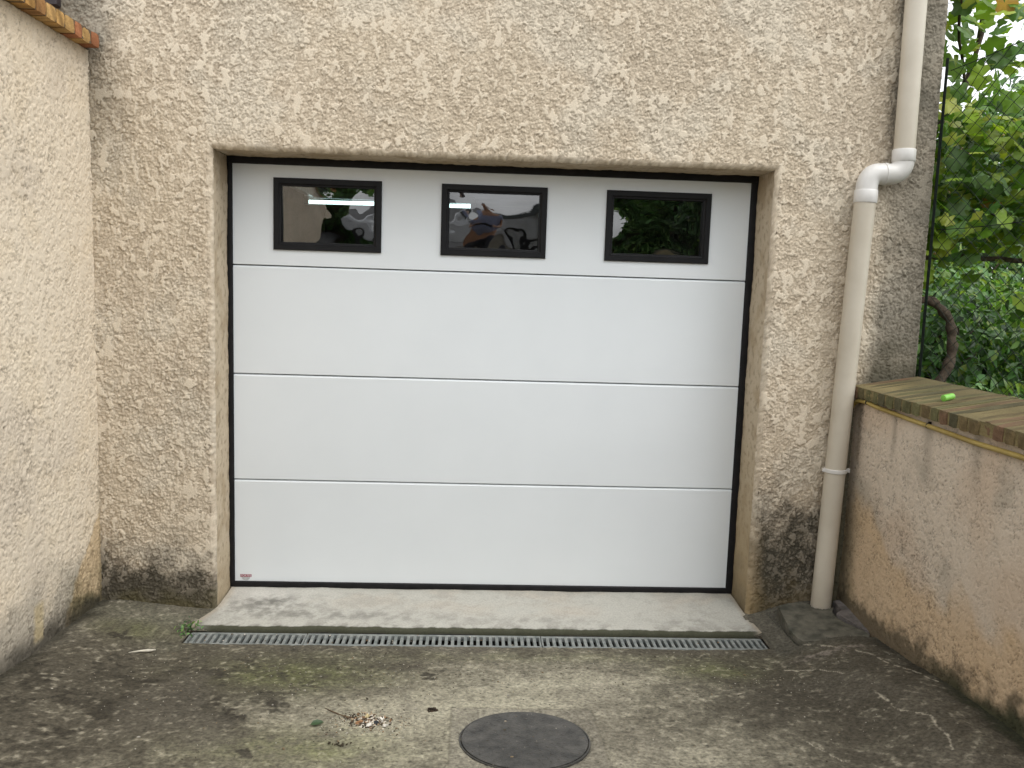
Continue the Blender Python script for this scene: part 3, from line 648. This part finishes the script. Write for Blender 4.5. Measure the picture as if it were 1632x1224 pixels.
# ------------------------------------------------------------------ yellow conduit
cd = empty('conduit', (1.64, -.3, .98)); tag(cd, 'faded yellow conduit clipped under the mossy wall top', 'conduit')
ctl = [(1.600, -.250, .80), (1.612, -.252, .90), (1.626, -.262, .955), (1.634, -.30, .984), (1.637, -.37, .990), (1.637, -.46, .984), (1.636, -.6, .980), (1.637, -.8, .975), (1.634, -.98, .973), (1.636, -1.2, .968), (1.634, -1.46, .971), (1.636, -2.0, .968), (1.636, -3.0, .974), (1.636, -5.3, .968)]
pts = []
for i in range(len(ctl) - 1):
    p0, p1, p2, p3 = [Vector(ctl[max(0, min(len(ctl) - 1, i + k))]) for k in (-1, 0, 1, 2)]
    for k in range(6):
        t = k / 6; pts.append(.5 * ((2 * p1) + (p2 - p0) * t + (2 * p0 - 5 * p1 + 4 * p2 - p3) * t * t + (3 * p1 - p0 - 3 * p2 + p3) * t ** 3))
b = MB(); b.tube(pts, .0092, 12); b.build('tube', M['yellow'], cd, smooth=True)
for yy, zz in ((-.385, .990), (-.89, .974), (-1.75, .970)):
    b = MB(); b.tube([(1.637, yy - .004, zz), (1.637, yy + .004, zz)], .0108, 12); b.box((1.636, yy - .004, zz - .004), (1.656, yy + .004, zz + .016)); b.build('clip', M['black'], cd)
# lime plastic piece on the coping
b = MB(); a_ = Vector((1.700, -.862, 1.077)); c_ = Vector((1.746, -.846, 1.084)); dd = (c_ - a_)
b.tube([a_, a_ + dd * .02, a_ + dd * .9, c_], [.0095, .0125, .0125, .0118], 18, cap=True)
tag(b.build('plastic_cap', M['cap'], None, smooth=True, angle=40), 'small bright lime plastic tube lying on the mossy brick wall top', 'plastic cap')
# dark shutter end over the left coping
b = MB(); b.box((-2.06, -D - .055, 2.515), (-1.806, -D - .012, 4.2), .004); b.box((-2.06, -D - .062, 2.55), (-1.815, -D - .055, 2.63), .002)
tag(b.build('shutter', M['dark']), 'dark brown shutter on the house wall above the left brick coping', 'shutter')
#VEG
# ------------------------------------------------------------------ fence
fe = empty('chain_link_fence', (1.945, -.3, 1.06)); tag(fe, 'green chain-link fence standing on the mossy brick wall top', 'fence')
FX = 1.948; bm = bmesh.new(); r0 = random.Random(4)
nz_ = 42; z0f, z1f = 1.062, 2.43; dzf = (z1f - z0f) / nz_; dyf = .052
def fp(i, k):
    return Vector((FX + .004 * math.sin(i * .7 + k * .5) + (.0018 if (i + k) % 2 else -.0018), -.262 - i * dyf + .0035 * math.sin(k * 1.3 + i), z0f + k * dzf + .003 * math.sin(i * 1.7)))
for i in range(0, 80):
    pts = [fp(i + ((k + i) % 2), k) for k in range(nz_ + 1)] if True else None
    rings = []
    for k, p in enumerate(pts):
        rings.append([bm.verts.new(p + Vector((math.cos(a) * .0017, math.sin(a) * .0017, 0))) for a in (0, 2.09, 4.19)])
    for k in range(nz_):
        for j in range(3): bm.faces.new((rings[k][j], rings[k][(j + 1) % 3], rings[k + 1][(j + 1) % 3], rings[k + 1][j]))
me = bpy.data.meshes.new('wire_mesh'); bm.to_mesh(me); bm.free(); link('wire_mesh', me, M['wire'], fe)
b = MB()
for zz in (z0f + .02, 1.75, z1f): b.tube([(FX, -.25 - k * .25, zz - .006 * math.sin(k * 1.1)) for k in range(17)], .0018, 6)
b.build('tension_wire', M['wire'], fe)
for yy in (-.262, -2.6, -4.3):
    b = MB(); b.box((FX - .0265, yy + .0025, 1.052), (FX - .0225, yy + .0105, 2.48)); b.box((FX - .0225, yy - .001, 1.052), (FX - .018, yy + .012, 2.48), .001); b.build('post', M['wire'], fe)
# ------------------------------------------------------------------ foliage
def mat_leaf(name, rough=.42, tl=.35):
    mt, n, p = newmat(name); N = n.nodes; L = n.links
    a = N.new('ShaderNodeAttribute'); a.attribute_name = 'col'
    L.new(a.outputs['Color'], p.inputs['Base Color']); p.inputs['Roughness'].default_value = rough; p.inputs['Specular IOR Level'].default_value = .45
    t = N.new('ShaderNodeBsdfTranslucent'); g = N.new('ShaderNodeMix'); g.data_type = 'RGBA'; g.blend_type = 'MULTIPLY'; g.inputs[0].default_value = 1; g.inputs[7].default_value = (1.5, 1.55, .55, 1)
    L.new(a.outputs['Color'], g.inputs[6]); L.new(g.outputs[2], t.inputs['Color'])
    mx = N.new('ShaderNodeMixShader'); mx.inputs[0].default_value = tl; L.new(p.outputs[0], mx.inputs[1]); L.new(t.outputs[0], mx.inputs[2]); L.new(mx.outputs[0], N['Material Output'].inputs[0])
    return mt
M['leaf'] = mat_leaf('leaf')
def vine_template():
    th = np.radians(np.linspace(-78, 258, 27)); lob = np.abs(np.cos(2.5 * (th - math.pi / 2) * .93)) ** .7
    r = (.72 + .28 * lob) * (1 - .12 * (np.arange(27) % 2)); r[0] *= .8; r[-1] *= .8
    x = r * np.cos(th); y = r * np.sin(th)
    V = np.stack([np.r_[0, x], np.r_[-.12, y], np.r_[0, -.16 * r ** 2 + .08 * np.sin(5 * th)]], 1)
    F = [(0, i, i + 1) for i in range(1, 27)]; return V, F
def oval_template():
    V = np.array([[0, -1, 0], [.42, -.45, .10], [.46, .15, .10], [.22, .7, .02], [0, 1.05, -.14], [-.22, .7, .02], [-.46, .15, .10], [-.42, -.45, .10], [0, 0, -.03]])
    F = [(8, i, (i + 1) % 8) for i in range(8)]; return V, F
def leaves(name, T, pos, nrm, size, col, parent, mat):
    V, F = T; F = np.array(F); n = len(pos)
    nrm = nrm / np.linalg.norm(nrm, axis=1, keepdims=True)
    a = rng.normal(size=(n, 3)) * .7 + np.array([0, 0, -.9]); a -= (a * nrm).sum(1, keepdims=True) * nrm; a /= np.linalg.norm(a, axis=1, keepdims=True)
    c = np.cross(a, nrm); curl = rng.uniform(.3, 2.0, n)
    P = pos[:, None] + size[:, None, None] * (V[None, :, 0, None] * c[:, None] + V[None, :, 1, None] * a[:, None] + (V[None, :, 2] * curl[:, None])[..., None] * nrm[:, None])
    k = len(V); me = bpy.data.meshes.new(name); me.vertices.add(n * k); me.vertices.foreach_set('co', P.astype(np.float32).ravel())
    f = (F[None] + (np.arange(n) * k)[:, None, None]).reshape(-1, 3)
    me.loops.add(f.size); me.loops.foreach_set('vertex_index', f.astype(np.int32).ravel()); me.polygons.add(len(f))
    me.polygons.foreach_set('loop_start', np.arange(0, f.size, 3, dtype=np.int32)); me.polygons.foreach_set('loop_total', np.full(len(f), 3, np.int32)); me.polygons.foreach_set('use_smooth', np.ones(len(f), bool))
    at = me.color_attributes.new('col', 'FLOAT_COLOR', 'POINT'); cc = np.ones((n, k, 4), np.float32); cc[..., :3] = col[:, None]
    vein = np.ones(k); vein[0 if k > 20 else 8] = 1.25; cc[..., :3] *= vein[None, :, None]; at.data.foreach_set('color', cc.ravel())
    me.update(calc_edges=True); return link(name, me, mat, parent)
def pal(n, cols, wts, jit=.22):
    i = rng.choice(len(cols), n, p=np.array(wts) / sum(wts)); return np.array(cols)[i] * rng.uniform(1 - jit, 1 + jit, (n, 1)) * rng.uniform(.93, 1.07, (n, 3))
VG = [(.15, .26, .035), (.10, .20, .035), (.23, .33, .04), (.36, .42, .07), (.07, .14, .035), (.42, .25, .08), (.17, .27, .12)]
def stems(b, chains, n=7):
    for pts, r in chains: b.tube(pts, r, n)
# grapevine just beyond the fence
gv = empty('grapevine', (2.25, .2, .95)); tag(gv, 'grapevine with big lobed leaves climbing beyond the chain-link fence', 'grapevine')
def curve(ctl, k=8, j=.0):
    out = []; P = [Vector(p) for p in ctl]
    for i in range(len(P) - 1):
        a, p1, p2, d = P[max(i - 1, 0)], P[i], P[i + 1], P[min(i + 2, len(P) - 1)]
        for q in range(k):
            t = q / k; out.append(.5 * ((2 * p1) + (p2 - a) * t + (2 * a - 5 * p1 + 4 * p2 - d) * t * t + (3 * p1 - a - 3 * p2 + d) * t ** 3) + Vector([random.uniform(-j, j) for _ in range(3)]))
    out.append(P[-1]); return out
trunk = curve([(2.13, -.05, .90), (2.14, -.05, 1.04), (2.185, -.04, 1.16), (2.19, -.03, 1.26), (2.165, -.02, 1.36), (2.09, -.01, 1.43), (2.0, .02, 1.46), (1.99, .25, 1.62), (2.05, .4, 1.9), (2.15, .3, 2.2), (2.3, .25, 2.5), (2.35, .2, 2.9)], 6, .004)
b = MB(); b.tube(trunk, [.026 + .004 * math.sin(i * 1.3) - .00015 * i * 1.2 for i in range(len(trunk))], 9)
canes = [curve([(2.05, .4, 1.9), (2.4, .3, 1.93), (2.8, .1, 1.99), (3.3, 0, 2.02), (3.9, -.1, 2.0)], 6, .006), curve([(2.0, .25, 1.62), (2.35, .25, 1.66), (2.8, .2, 1.64), (3.6, .1, 1.66)], 6, .006),
         curve([(2.15, .3, 2.2), (2.5, .1, 2.33), (2.8, -.1, 2.46), (3.1, -.2, 2.62)], 6, .004), curve([(2.3, .25, 2.5), (2.1, 0, 2.75), (2.15, -.1, 3.1)], 6, .004), curve([(2.4, .3, 1.93), (2.7, 0, 1.7), (2.85, -.15, 1.35), (2.9, -.2, 1.1)], 6, .004)]
for c_, r_ in zip(canes, (.014, .013, .006, .007, .007)): b.tube(c_, r_, 7)
b.build('stem', M['bark'], gv, smooth=True)
P = []
def cloud(n, c, s): P.append(np.array(c) + rng.normal(size=(n, 3)) * np.array(s))
cloud(110, (2.16, .0, 2.68), (.10, .20, .16)); cloud(60, (2.12, .1, 3.0), (.14, .2, .14))
cloud(90, (2.35, .1, 2.28), (.25, .2, .09)); cloud(260, (2.55, .1, 2.20), (.32, .22, .12)); cloud(200, (3.0, -.05, 2.20), (.30, .22, .13)); cloud(220, (2.3, .2, 1.98), (.22, .22, .13))
cloud(190, (2.75, .1, 1.95), (.35, .2, .12)); cloud(120, (2.1, .3, 1.78), (.13, .2, .10)); cloud(150, (2.6, .25, 1.78), (.3, .2, .10)); cloud(60, (2.75, -.1, 1.42), (.13, .12, .20)); cloud(22, (2.05, .1, 1.75), (.06, .1, .09)); cloud(40, (2.95, -.15, 1.2), (.12, .12, .16))
cloud(9, (2.62, -.1, 2.62), (.18, .1, .07)); cloud(10, (2.45, -.05, 2.48), (.22, .1, .07)); cloud(40, (3.2, -.2, 2.45), (.22, .15, .14))
P = np.concatenate(P); P = P[(P[:, 0] > 1.99) & ~((P[:, 2] > 2.38) & (P[:, 2] < 2.9) & (P[:, 0] > 2.30) & (rng.random(len(P)) < .82))]
N_ = rng.normal(size=P.shape) * .55 + np.array([-.25, -.55, .55])
leaves('foliage', vine_template(), P, N_, rng.uniform(.030, .064, len(P)), pal(len(P), VG, (30, 24, 26, 12, 16, 1, 14)), gv, M['leaf'])
wv = MB()
for zz, yy in ((2.32, .05), (1.98, .1), (2.78, .0)): wv.tube([(1.97, yy, zz), (3.2, yy - .1, zz + .12), (5, yy - .2, zz + .25)], .0015, 5)
wv.build('training_wire', M['wire'], gv)
# shrubs and trees filling the garden
SG = [(.085, .18, .055), (.12, .24, .08), (.055, .12, .04), (.19, .31, .10), (.27, .36, .10), (.04, .08, .03)]
def shrub(name, label, c, rad, n, size, cols, wts, trunk_h=None, cat='shrub', group=None):
    o = empty(name, (c[0], c[1], .93)); tag(o, label, cat, group)
    d = rng.normal(size=(n, 3)); d /= np.linalg.norm(d, axis=1, keepdims=True)
    lump = 1 + .28 * perlin(d[:, 0] * 2.2 + c[0] * 3, d[:, 2] * 2.2 + d[:, 1] * 1.7, 7) + .14 * perlin(d[:, 0] * 6, d[:, 2] * 6 + d[:, 1] * 5, 9)
    rr = (rng.random(n) ** .33) * .30 + .72; inner = rng.random(n) < .25; rr = np.where(inner, rng.random(n) ** .5 * .8, rr)
    p = np.array(c) + d * (rr * lump)[:, None] * np.array(rad); keep = p[:, 2] > .9; p, d2 = p[keep], d[keep]
    nn = d2 * .7 + rng.normal(size=p.shape) * .5 + np.array([0, -.15, .45])
    leaves('foliage', oval_template(), p, nn, rng.uniform(.7, 1.3, len(p)) * size, pal(len(p), cols, wts, .3), o, M['leaf'])
    b = MB(); r = random.Random(int(c[0] * 100 + c[1] * 10))
    for k in range(7):
        a = r.uniform(0, 6.28); h = c[2] + rad[2] * r.uniform(.1, .6)
        t = Vector((c[0] + math.cos(a) * rad[0] * .55, c[1] + math.sin(a) * rad[1] * .55, h)); s = Vector((c[0] + r.uniform(-.06, .06), c[1] + r.uniform(-.06, .06), .90)); mdl = (s + t) / 2 + Vector((r.uniform(-.1, .1), r.uniform(-.1, .1), .08))
        b.tube([s, mdl, t], [.018, .012, .005], 6)
    b.build('stem', M['bark'], o, smooth=True); return o
shrub('leafy_shrub', 'low dark glossy shrub right behind the chain-link fence, beside the curved vine stem', (2.55, .85, 1.12), (.50, .42, .36), 2600, .030, SG, (30, 25, 18, 12, 5, 12), group='shrubs in the garden beyond the fence')
shrub('leafy_shrub', 'mid green shrub behind the fence, farther back than the low glossy one', (3.1, 1.9, 1.25), (.75, .6, .50), 3600, .034, SG, (20, 28, 12, 25, 12, 8), group='shrubs in the garden beyond the fence')
shrub('leafy_shrub', 'pale green broad shrub at the right edge of the photo behind the fence', (3.45, .75, 1.15), (.6, .5, .42), 2600, .033, SG, (15, 25, 10, 28, 18, 8), group='shrubs in the garden beyond the fence')
shrub('leafy_shrub', 'farthest bushy shrub, half hidden under the vine leaves', (3.9, 3.3, 1.5), (1.1, .8, .75), 3600, .042, SG, (25, 25, 20, 18, 6, 12), group='shrubs in the garden beyond the fence')
shrub('garden_tree', 'dark leafy tree filling the view behind the grapevine', (4.3, 5.0, 2.2), (1.5, 1.1, 1.3), 6500, .052, SG, (30, 22, 25, 10, 8, 20), cat='tree', group='trees beyond the fence')
shrub('garden_tree', 'lighter green tree behind the vine, nearer the house corner', (3.0, 4.2, 2.1), (.9, .9, 1.0), 4500, .048, SG, (22, 28, 15, 22, 12, 8), cat='tree', group='trees beyond the fence')
shrub('garden_tree', 'tall far tree at the right edge above the shrubs', (6.0, 4.8, 2.35), (1.6, 1.2, 1.35), 6500, .055, SG, (25, 28, 20, 18, 8, 12), cat='tree', group='trees beyond the fence')
gc = np.stack([rng.uniform(1.98, 6, 9000), rng.uniform(-.6, 4.5, 9000), np.zeros(9000)], 1); gc[:, 2] = .97 + .09 * fbm(gc[:, 0], gc[:, 1], .35, 3, 301) + rng.uniform(-.03, .07, 9000)
o = leaves('ground_ivy', oval_template(), gc, rng.normal(size=gc.shape) * .5 + np.array([0, -.1, .8]), rng.uniform(.022, .042, 9000), pal(9000, SG, (20, 25, 10, 22, 18, 6), .3), None, M['leaf'])
tag(o, 'ivy ground cover below the shrubs beyond the fence', 'ground cover', kind='stuff')
# the hedge and car that the door panes mirror, across the road behind the photographer
def hedge(label, x0, x1, y, h, n):
    o = empty('hedge', ((x0 + x1) / 2, y, .2)); tag(o, label, 'hedge', 'hedges mirrored in the door windows')
    p = np.stack([rng.uniform(x0, x1, n), y + rng.uniform(-.1, .35, n) , rng.uniform(.2, h, n)], 1); p[:, 1] += .35 * fbm(p[:, 0], p[:, 2], .6, 3, 331); p[:, 2] += .25 * perlin(p[:, 0] / .7, p[:, 0] * 0, 5)
    leaves('foliage', oval_template(), p, rng.normal(size=p.shape) * .6 + np.array([0, .6, .5]), rng.uniform(.06, .11, n), pal(n, SG, (30, 25, 18, 10, 4, 14), .35), o, M['leaf'])
    b = MB(); b.box((x0 + .1, y - .55, .1), (x1 - .1, y - .2, h - .25)); b.build('twig_core', M['bark'], o)
hedge('tall dark hedge mirrored in the right door window', 1.45, 6.5, -8.6, 4.2, 6500)
hedge('dark hedge mirrored in the left door window', -6.0, -1.6, -10.5, 3.3, 3500)
M['carpaint'] = mat_noise('pale_car_paint', (.50, .51, .52), (.54, .55, .56), .5, .25, 0)
M['carglass'] = mat_noise('car_glass', (.02, .03, .025), (.03, .04, .035), .5, .08, 0)
M['rubber'] = mat_noise('tyre_rubber', (.012, .012, .012), (.02, .02, .02), .1, .8, .2)
car = empty('car', (-.1, -10, .3)); tag(car, 'pale grey car mirrored in the middle door window', 'car')
prof = [(-1.75, .35), (-1.78, .75), (-1.60, 1.02), (-.70, 1.12), (-.05, 1.58), (1.2, 1.64), (1.75, 1.10), (1.85, .9), (1.85, .35)]
def sweep(prof, w0, name, mt, inset=None, z_in=1.1):
    bm = bmesh.new(); rows = []
    for yy in (-w0, -w0 + .12, 0, w0 - .12, w0):
        e = .06 if abs(yy) == w0 else 0
        rows.append([bm.verts.new((-.1 + px * (1 - e * .6), -10 + yy * (1 - .22 * max(0, (pz - z_in) / .5)), .30 + pz - (e if pz > .9 else -e * .3))) for px, pz in prof])
    k = len(prof)
    for i in range(4):
        for j in range(k): bm.faces.new((rows[i][j], rows[i][(j + 1) % k], rows[i + 1][(j + 1) % k], rows[i + 1][j]))
    bm.faces.new(rows[0]); bm.faces.new(rows[-1][::-1]); bmesh.ops.recalc_face_normals(bm, faces=bm.faces[:]); bmesh.ops.bevel(bm, geom=[e for e in bm.edges if e.calc_face_angle(0) > .5], offset=.04, segments=2, affect='EDGES')
    me = bpy.data.meshes.new(name); bm.to_mesh(me); bm.free(); me.shade_smooth(); me.set_sharp_from_angle(angle=.7); return link(name, me, mt, car)
sweep(prof, .85, 'body', M['carpaint'])
for sy in (1,):
    b = MB()
    for q in ([(-.62, 1.14), (-.08, 1.50), (.42, 1.53), (.42, 1.14)], [(.48, 1.14), (.48, 1.53), (1.12, 1.54), (1.50, 1.14)]):
        vs = [b.bm.verts.new((-.1 + px, -10 + .872 - .36 * max(0, pz - 1.1), .30 + pz)) for px, pz in q]; vs2 = [b.bm.verts.new(v.co + Vector((0, -.03, 0))) for v in vs]
        b.bm.faces.new(vs); b.bm.faces.new(vs2[::-1])
        for i in range(4): b.bm.faces.new((vs[i], vs[(i + 1) % 4], vs2[(i + 1) % 4], vs2[i]))
    b.build('side_window', M['carglass'], car)
for wx in (-1.2, 1.15):
    for wy in (-.72, .72):
        b = MB(); b.tube([(-.1 + wx, -10 + wy - .1, .62), (-.1 + wx, -10 + wy + .14, .62)], .32, 24); wobj = b.build('wheel', M['rubber'], car)
        b = MB(); b.tube([(-.1 + wx, -10 + wy + .139, .62), (-.1 + wx, -10 + wy + .150, .62)], .20, 20); b.build('rim', M['galv'], wobj)
# ------------------------------------------------------------------ the photographer, mirrored in the middle pane
M['skin'] = mat_noise('skin', (.42, .24, .16), (.48, .28, .19), .1, .5, .05)
M['shirt'] = mat_noise('blue_shirt', (.22, .26, .40), (.27, .31, .46), .1, .85, .2)
M['jeans'] = mat_noise('dark_trousers', (.03, .035, .05), (.05, .055, .07), .05, .9, .3)
M['hair'] = mat_noise('dark_hair', (.02, .014, .01), (.05, .035, .025), .01, .6, .5)
PX, PYY = -.06, -4.42; GZ = float(G(np.array(PX), np.array(PYY)))
def skin(name, V, E, R, mat, parent, sub=2):
    me = bpy.data.meshes.new(name); me.from_pydata([(PX + v[0], PYY + v[1], GZ + v[2]) for v in V], E, []); o = link(name, me, mat, parent)
    sm = o.modifiers.new('s', 'SKIN'); sm.use_smooth_shade = True
    for i, r in enumerate(R):
        sv = me.skin_vertices[0].data[i]; sv.radius = (r, r) if not isinstance(r, tuple) else r; sv.use_root = (i == 0)
    ss_ = o.modifiers.new('u', 'SUBSURF'); ss_.levels = sub; ss_.render_levels = sub; return o
pe = empty('person', (PX, PYY, GZ)); tag(pe, 'person in a blue shirt holding up a phone, mirrored in the middle door window', 'person')
V = [(0, 0, .95), (0, 0, 1.12), (0, -.01, 1.30), (0, 0, 1.44), (0, .0, 1.52), (0, .02, 1.60), (0, .03, 1.68), (0, .02, 1.75)]
R = [(.15, .11), (.145, .10), (.17, .11), (.13, .085), .055, .07, .085, .06]
E = [(0, 1), (1, 2), (2, 3), (3, 4), (4, 5), (5, 6), (6, 7)]
for s in (-1, 1):
    k = len(V); V += [(s * .18, 0, 1.41), (s * .24, .07, 1.15), (s * .10, .30, 1.19), (s * .075, .345, 1.215)]; R += [.060, .045, .030, .028]; E += [(3, k), (k, k + 1), (k + 1, k + 2), (k + 2, k + 3)]
    for f in range(4):
        q = len(V); z = 1.245 - .020 * f; V += [(s * .082, .365, z), (s * .075, .392, z), (s * .050, .398, z)]; R += [.010, .009, .008]; E += [(k + 3, q), (q, q + 1), (q + 1, q + 2)]
    q = len(V); V += [(s * .060, .350, 1.240), (s * .045, .358, 1.255)]; R += [.011, .009]; E += [(k + 3, q), (q, q + 1)]
    k = len(V); V += [(s * .10, 0, .88), (s * .11, .01, .50), (s * .12, -.02, .10), (s * .13, .02, .04), (s * .14, .14, .03)]; R += [.085, .058, .042, .04, .032]; E += [(0, k), (k, k + 1), (k + 1, k + 2), (k + 2, k + 3), (k + 3, k + 4)]
skin('body', V, E, R, M['skin'], pe)
V = [(0, 0, .93), (0, 0, 1.12), (0, -.01, 1.30), (0, 0, 1.44), (0, 0, 1.475)]; R = [(.175, .13), (.165, .12), (.185, .125), (.145, .10), .08]; E = [(0, 1), (1, 2), (2, 3), (3, 4)]
for s in (-1, 1): k = len(V); V += [(s * .18, 0, 1.41), (s * .222, .035, 1.26)]; R += [.078, .065]; E += [(3, k), (k, k + 1)]
skin('shirt', V, E, R, M['shirt'], pe)
V = [(0, 0, .96), (0, 0, .90)]; R = [(.165, .12), (.165, .12)]; E = [(0, 1)]
for s in (-1, 1): k = len(V); V += [(s * .10, 0, .84), (s * .11, .01, .50), (s * .12, -.02, .08)]; R += [.098, .075, .06]; E += [(1, k), (k, k + 1), (k + 1, k + 2)]
skin('trousers', V, E, R, M['jeans'], pe)
skin('hair', [(0, -.02, 1.64), (0, -.012, 1.72), (0, .02, 1.785)], [(0, 1), (1, 2)], [.078, .086, .055], M['hair'], pe)
for s in (-1, 1):
    b = MB(); b.box((PX + s * .085 - .008, PYY + .01, GZ + 1.64), (PX + s * .085 + .008, PYY + .045, GZ + 1.70), .006); b.build('ear', M['skin'], pe, smooth=True)
b = MB(); b.box((PX - .010, PYY + .105, GZ + 1.635), (PX + .010, PYY + .128, GZ + 1.675), .006); b.build('nose', M['skin'], pe, smooth=True)
b = MB(); b.box((-.0997 - .070, -4.0345, 1.435), (-.0997 + .070, -4.0265, 1.505), .004, seg=2)
tag(b.build('phone', M['black']), 'phone held up by the person mirrored in the middle door window', 'phone')
# ------------------------------------------------------------------ small things on the ground
def gz(x, y): return float(G(np.array(float(x)), np.array(float(y))))
def chips(name, items, mat=None):
    """items: (x,y,z,size,(r,g,b),flat) -> irregular chips in one mesh"""
    bm = bmesh.new(); lay = bm.verts.layers.float_color.new('col'); r = random.Random(len(items))
    for x, y, z, s, c, fl_ in items:
        n = r.choice((5, 6, 7)); a0 = r.uniform(0, 6.28); st_ = r.uniform(.5, 1.6)
        base = []; top = []
        ca, sa = math.cos(a0), math.sin(a0)
        for k in range(n):
            a = 6.283 * k / n; rr = s * r.uniform(.7, 1.2); dx, dy = rr * math.cos(a) * st_, rr * math.sin(a) / st_
            dx, dy = dx * ca - dy * sa, dx * sa + dy * ca
            base.append(bm.verts.new((x + dx, y + dy, z - .001))); top.append(bm.verts.new((x + dx * .8, y + dy * .8, z + s * fl_ * r.uniform(.6, 1.2))))
        for v in base + top: k = r.uniform(.8, 1.15); v[lay] = (c[0] * k, c[1] * k, c[2] * k, 1)
        bm.faces.new(top)
        for k in range(n): bm.faces.new((base[k], base[(k + 1) % n], top[(k + 1) % n], top[k]))
    bmesh.ops.recalc_face_normals(bm, faces=bm.faces[:]); me = bpy.data.meshes.new(name); bm.to_mesh(me); bm.free(); return link(name, me, mat or M['conc'], None)
r1 = random.Random(31); it = []
cs_ = [(.55, .50, .42), (.62, .58, .50), (.25, .15, .08), (.10, .07, .045), (.06, .045, .03), (.35, .27, .18), (.05, .04, .03)]
for k in range(850):
    t = abs(r1.gauss(0, 1)); a = r1.uniform(0, 6.28); x = -.385 + math.cos(a) * t * .085 + (-.05 if k % 5 == 0 else 0); y = -1.305 + math.sin(a) * t * .058 + (.03 if k % 5 == 0 else 0)
    s = r1.uniform(.0010, .0030) if t > .8 else r1.uniform(.0015, .0055)
    it.append((x, y, gz(x, y) + max(0, .006 * (1 - t)) * r1.random(), s, r1.choice(cs_), .6))
for x, y, s, c in ((-.395, -1.335, .011, (.7, .66, .6)), (-.36, -1.29, .010, (.7, .67, .6)), (-.345, -1.335, .008, (.66, .62, .55)), (-.41, -1.27, .012, (.55, .45, .25)), (-.43, -1.315, .011, (.3, .16, .08)), (-.375, -1.32, .012, (.03, .035, .04))):
    it.append((x, y, gz(x, y) + .004, s, c, .45))
tag(chips('litter_pile', it), 'small pile of white and brown crumbs left of the manhole cover', 'litter', kind='stuff')
it = []
for k in range(3200):
    x = r1.uniform(-1.65, 1.6); y = -.6 - abs(r1.gauss(0, 1)) * .55
    if y < -2.1: continue
    d = gau(x, y, .8, -.95, .35, .15) + gau(x, y, -.5, -.9, .6, .25) + gau(x, y, -.2, -1.6, .7, .2) + .25
    if r1.random() > d: continue
    it.append((x, y, gz(x, y) + .001, r1.uniform(.0009, .0026) * (2.1 if r1.random() < .05 else 1), r1.choice([(.34, .31, .25), (.42, .39, .33), (.28, .24, .18), (.2, .15, .09), (.07, .06, .04), (.06, .05, .035)]), .4))
tag(chips('grit', it), 'pale crumbs of grit scattered over the concrete drive', 'grit', kind='stuff')
it = []
for k in range(90):
    x = r1.uniform(-1.22, 1.2); y = r1.uniform(-.56, -.45); deep = r1.random() < .75
    it.append((x, y, -.085 if deep else -.062, r1.uniform(.004, .008) if deep else r1.uniform(.002, .004), r1.choice([(.5, .46, .38), (.28, .17, .09), (.2, .15, .09), (.6, .57, .5)]), .5))
tag(chips('drain_litter', it), 'dry scraps and crumbs caught in the slots of the drain grate', 'litter', kind='stuff')
def curl(name, label, cat, pts, rad, col, mat_=None):
    M[name] = mat_noise(name, tuple(c * .8 for c in col), col, .02, .8, .3)
    b = MB(); b.tube([(x, y, gz(x, y) + dz) for x, y, dz in pts], rad, 7); return tag(b.build(name, M[name], None, smooth=True), label, cat)
curl('wood_splinter', 'pale wood splinter lying on the concrete left of the drain grate', 'splinter', [(-1.40, -.735, .002), (-1.365, -.715, .008), (-1.335, -.705, .012), (-1.315, -.685, .010)], [.002, .004, .006, .003], (.60, .56, .46))
curl('twig', 'thin dark twig beside the small litter pile', 'twig', [(-.56, -1.20, .002), (-.53, -1.235, .006), (-.49, -1.262, .003), (-.45, -1.28, .004)], [.0012, .0022, .0018, .001], (.14, .09, .05))
it = []
for k in range(26): it.append((-.190 + r1.gauss(0, .008), -1.213 + r1.gauss(0, .006), gz(-.19, -1.21) + r1.uniform(0, .008), r1.uniform(.003, .007), r1.choice([(.03, .022, .015), (.06, .04, .025)]), .7))
tag(chips('dirt_clod', it), 'small dark clod above and left of the manhole cover', 'clod')
it = []
for k in range(16): it.append((-.475 + r1.gauss(0, .016), -1.472 - r1.gauss(0, .005), gz(-.475, -1.47) + r1.uniform(0, .004), r1.uniform(.002, .005), (.05, .04, .025), .7))
tag(chips('dirt_clod', it), 'tiny flat scrap of dirt below the green leaf on the drive', 'clod')
lp = np.array([[-.565, -1.330, gz(-.565, -1.33) + .008]]); tag(leaves('fallen_leaf', oval_template(), lp, np.array([[.2, -.3, 1.]]), np.array([.024]), np.array([[.05, .09, .04]]), None, M['leaf']), 'single green leaf lying left of the litter pile', 'leaf')
wd = empty('weed', (-1.262, -.47, -.05)); tag(wd, 'small green weed growing at the left end of the drain grate', 'weed')
k = 60; p = np.stack([rng.normal(-1.262, .022, k), rng.normal(-.465, .03, k), rng.uniform(-.05, -.015, k)], 1); leaves('foliage', oval_template(), p, rng.normal(size=(k, 3)) * .5 + np.array([0, -.3, .8]), rng.uniform(.005, .011, k), pal(k, SG, (1, 1, 1, 1, 0, 1)), wd, M['leaf'])
b = MB()
for i in range(8): b.tube([(-1.262, -.465, -.065), tuple(p[i])], .001, 5)
b.build('stem', M['bark'], wd)
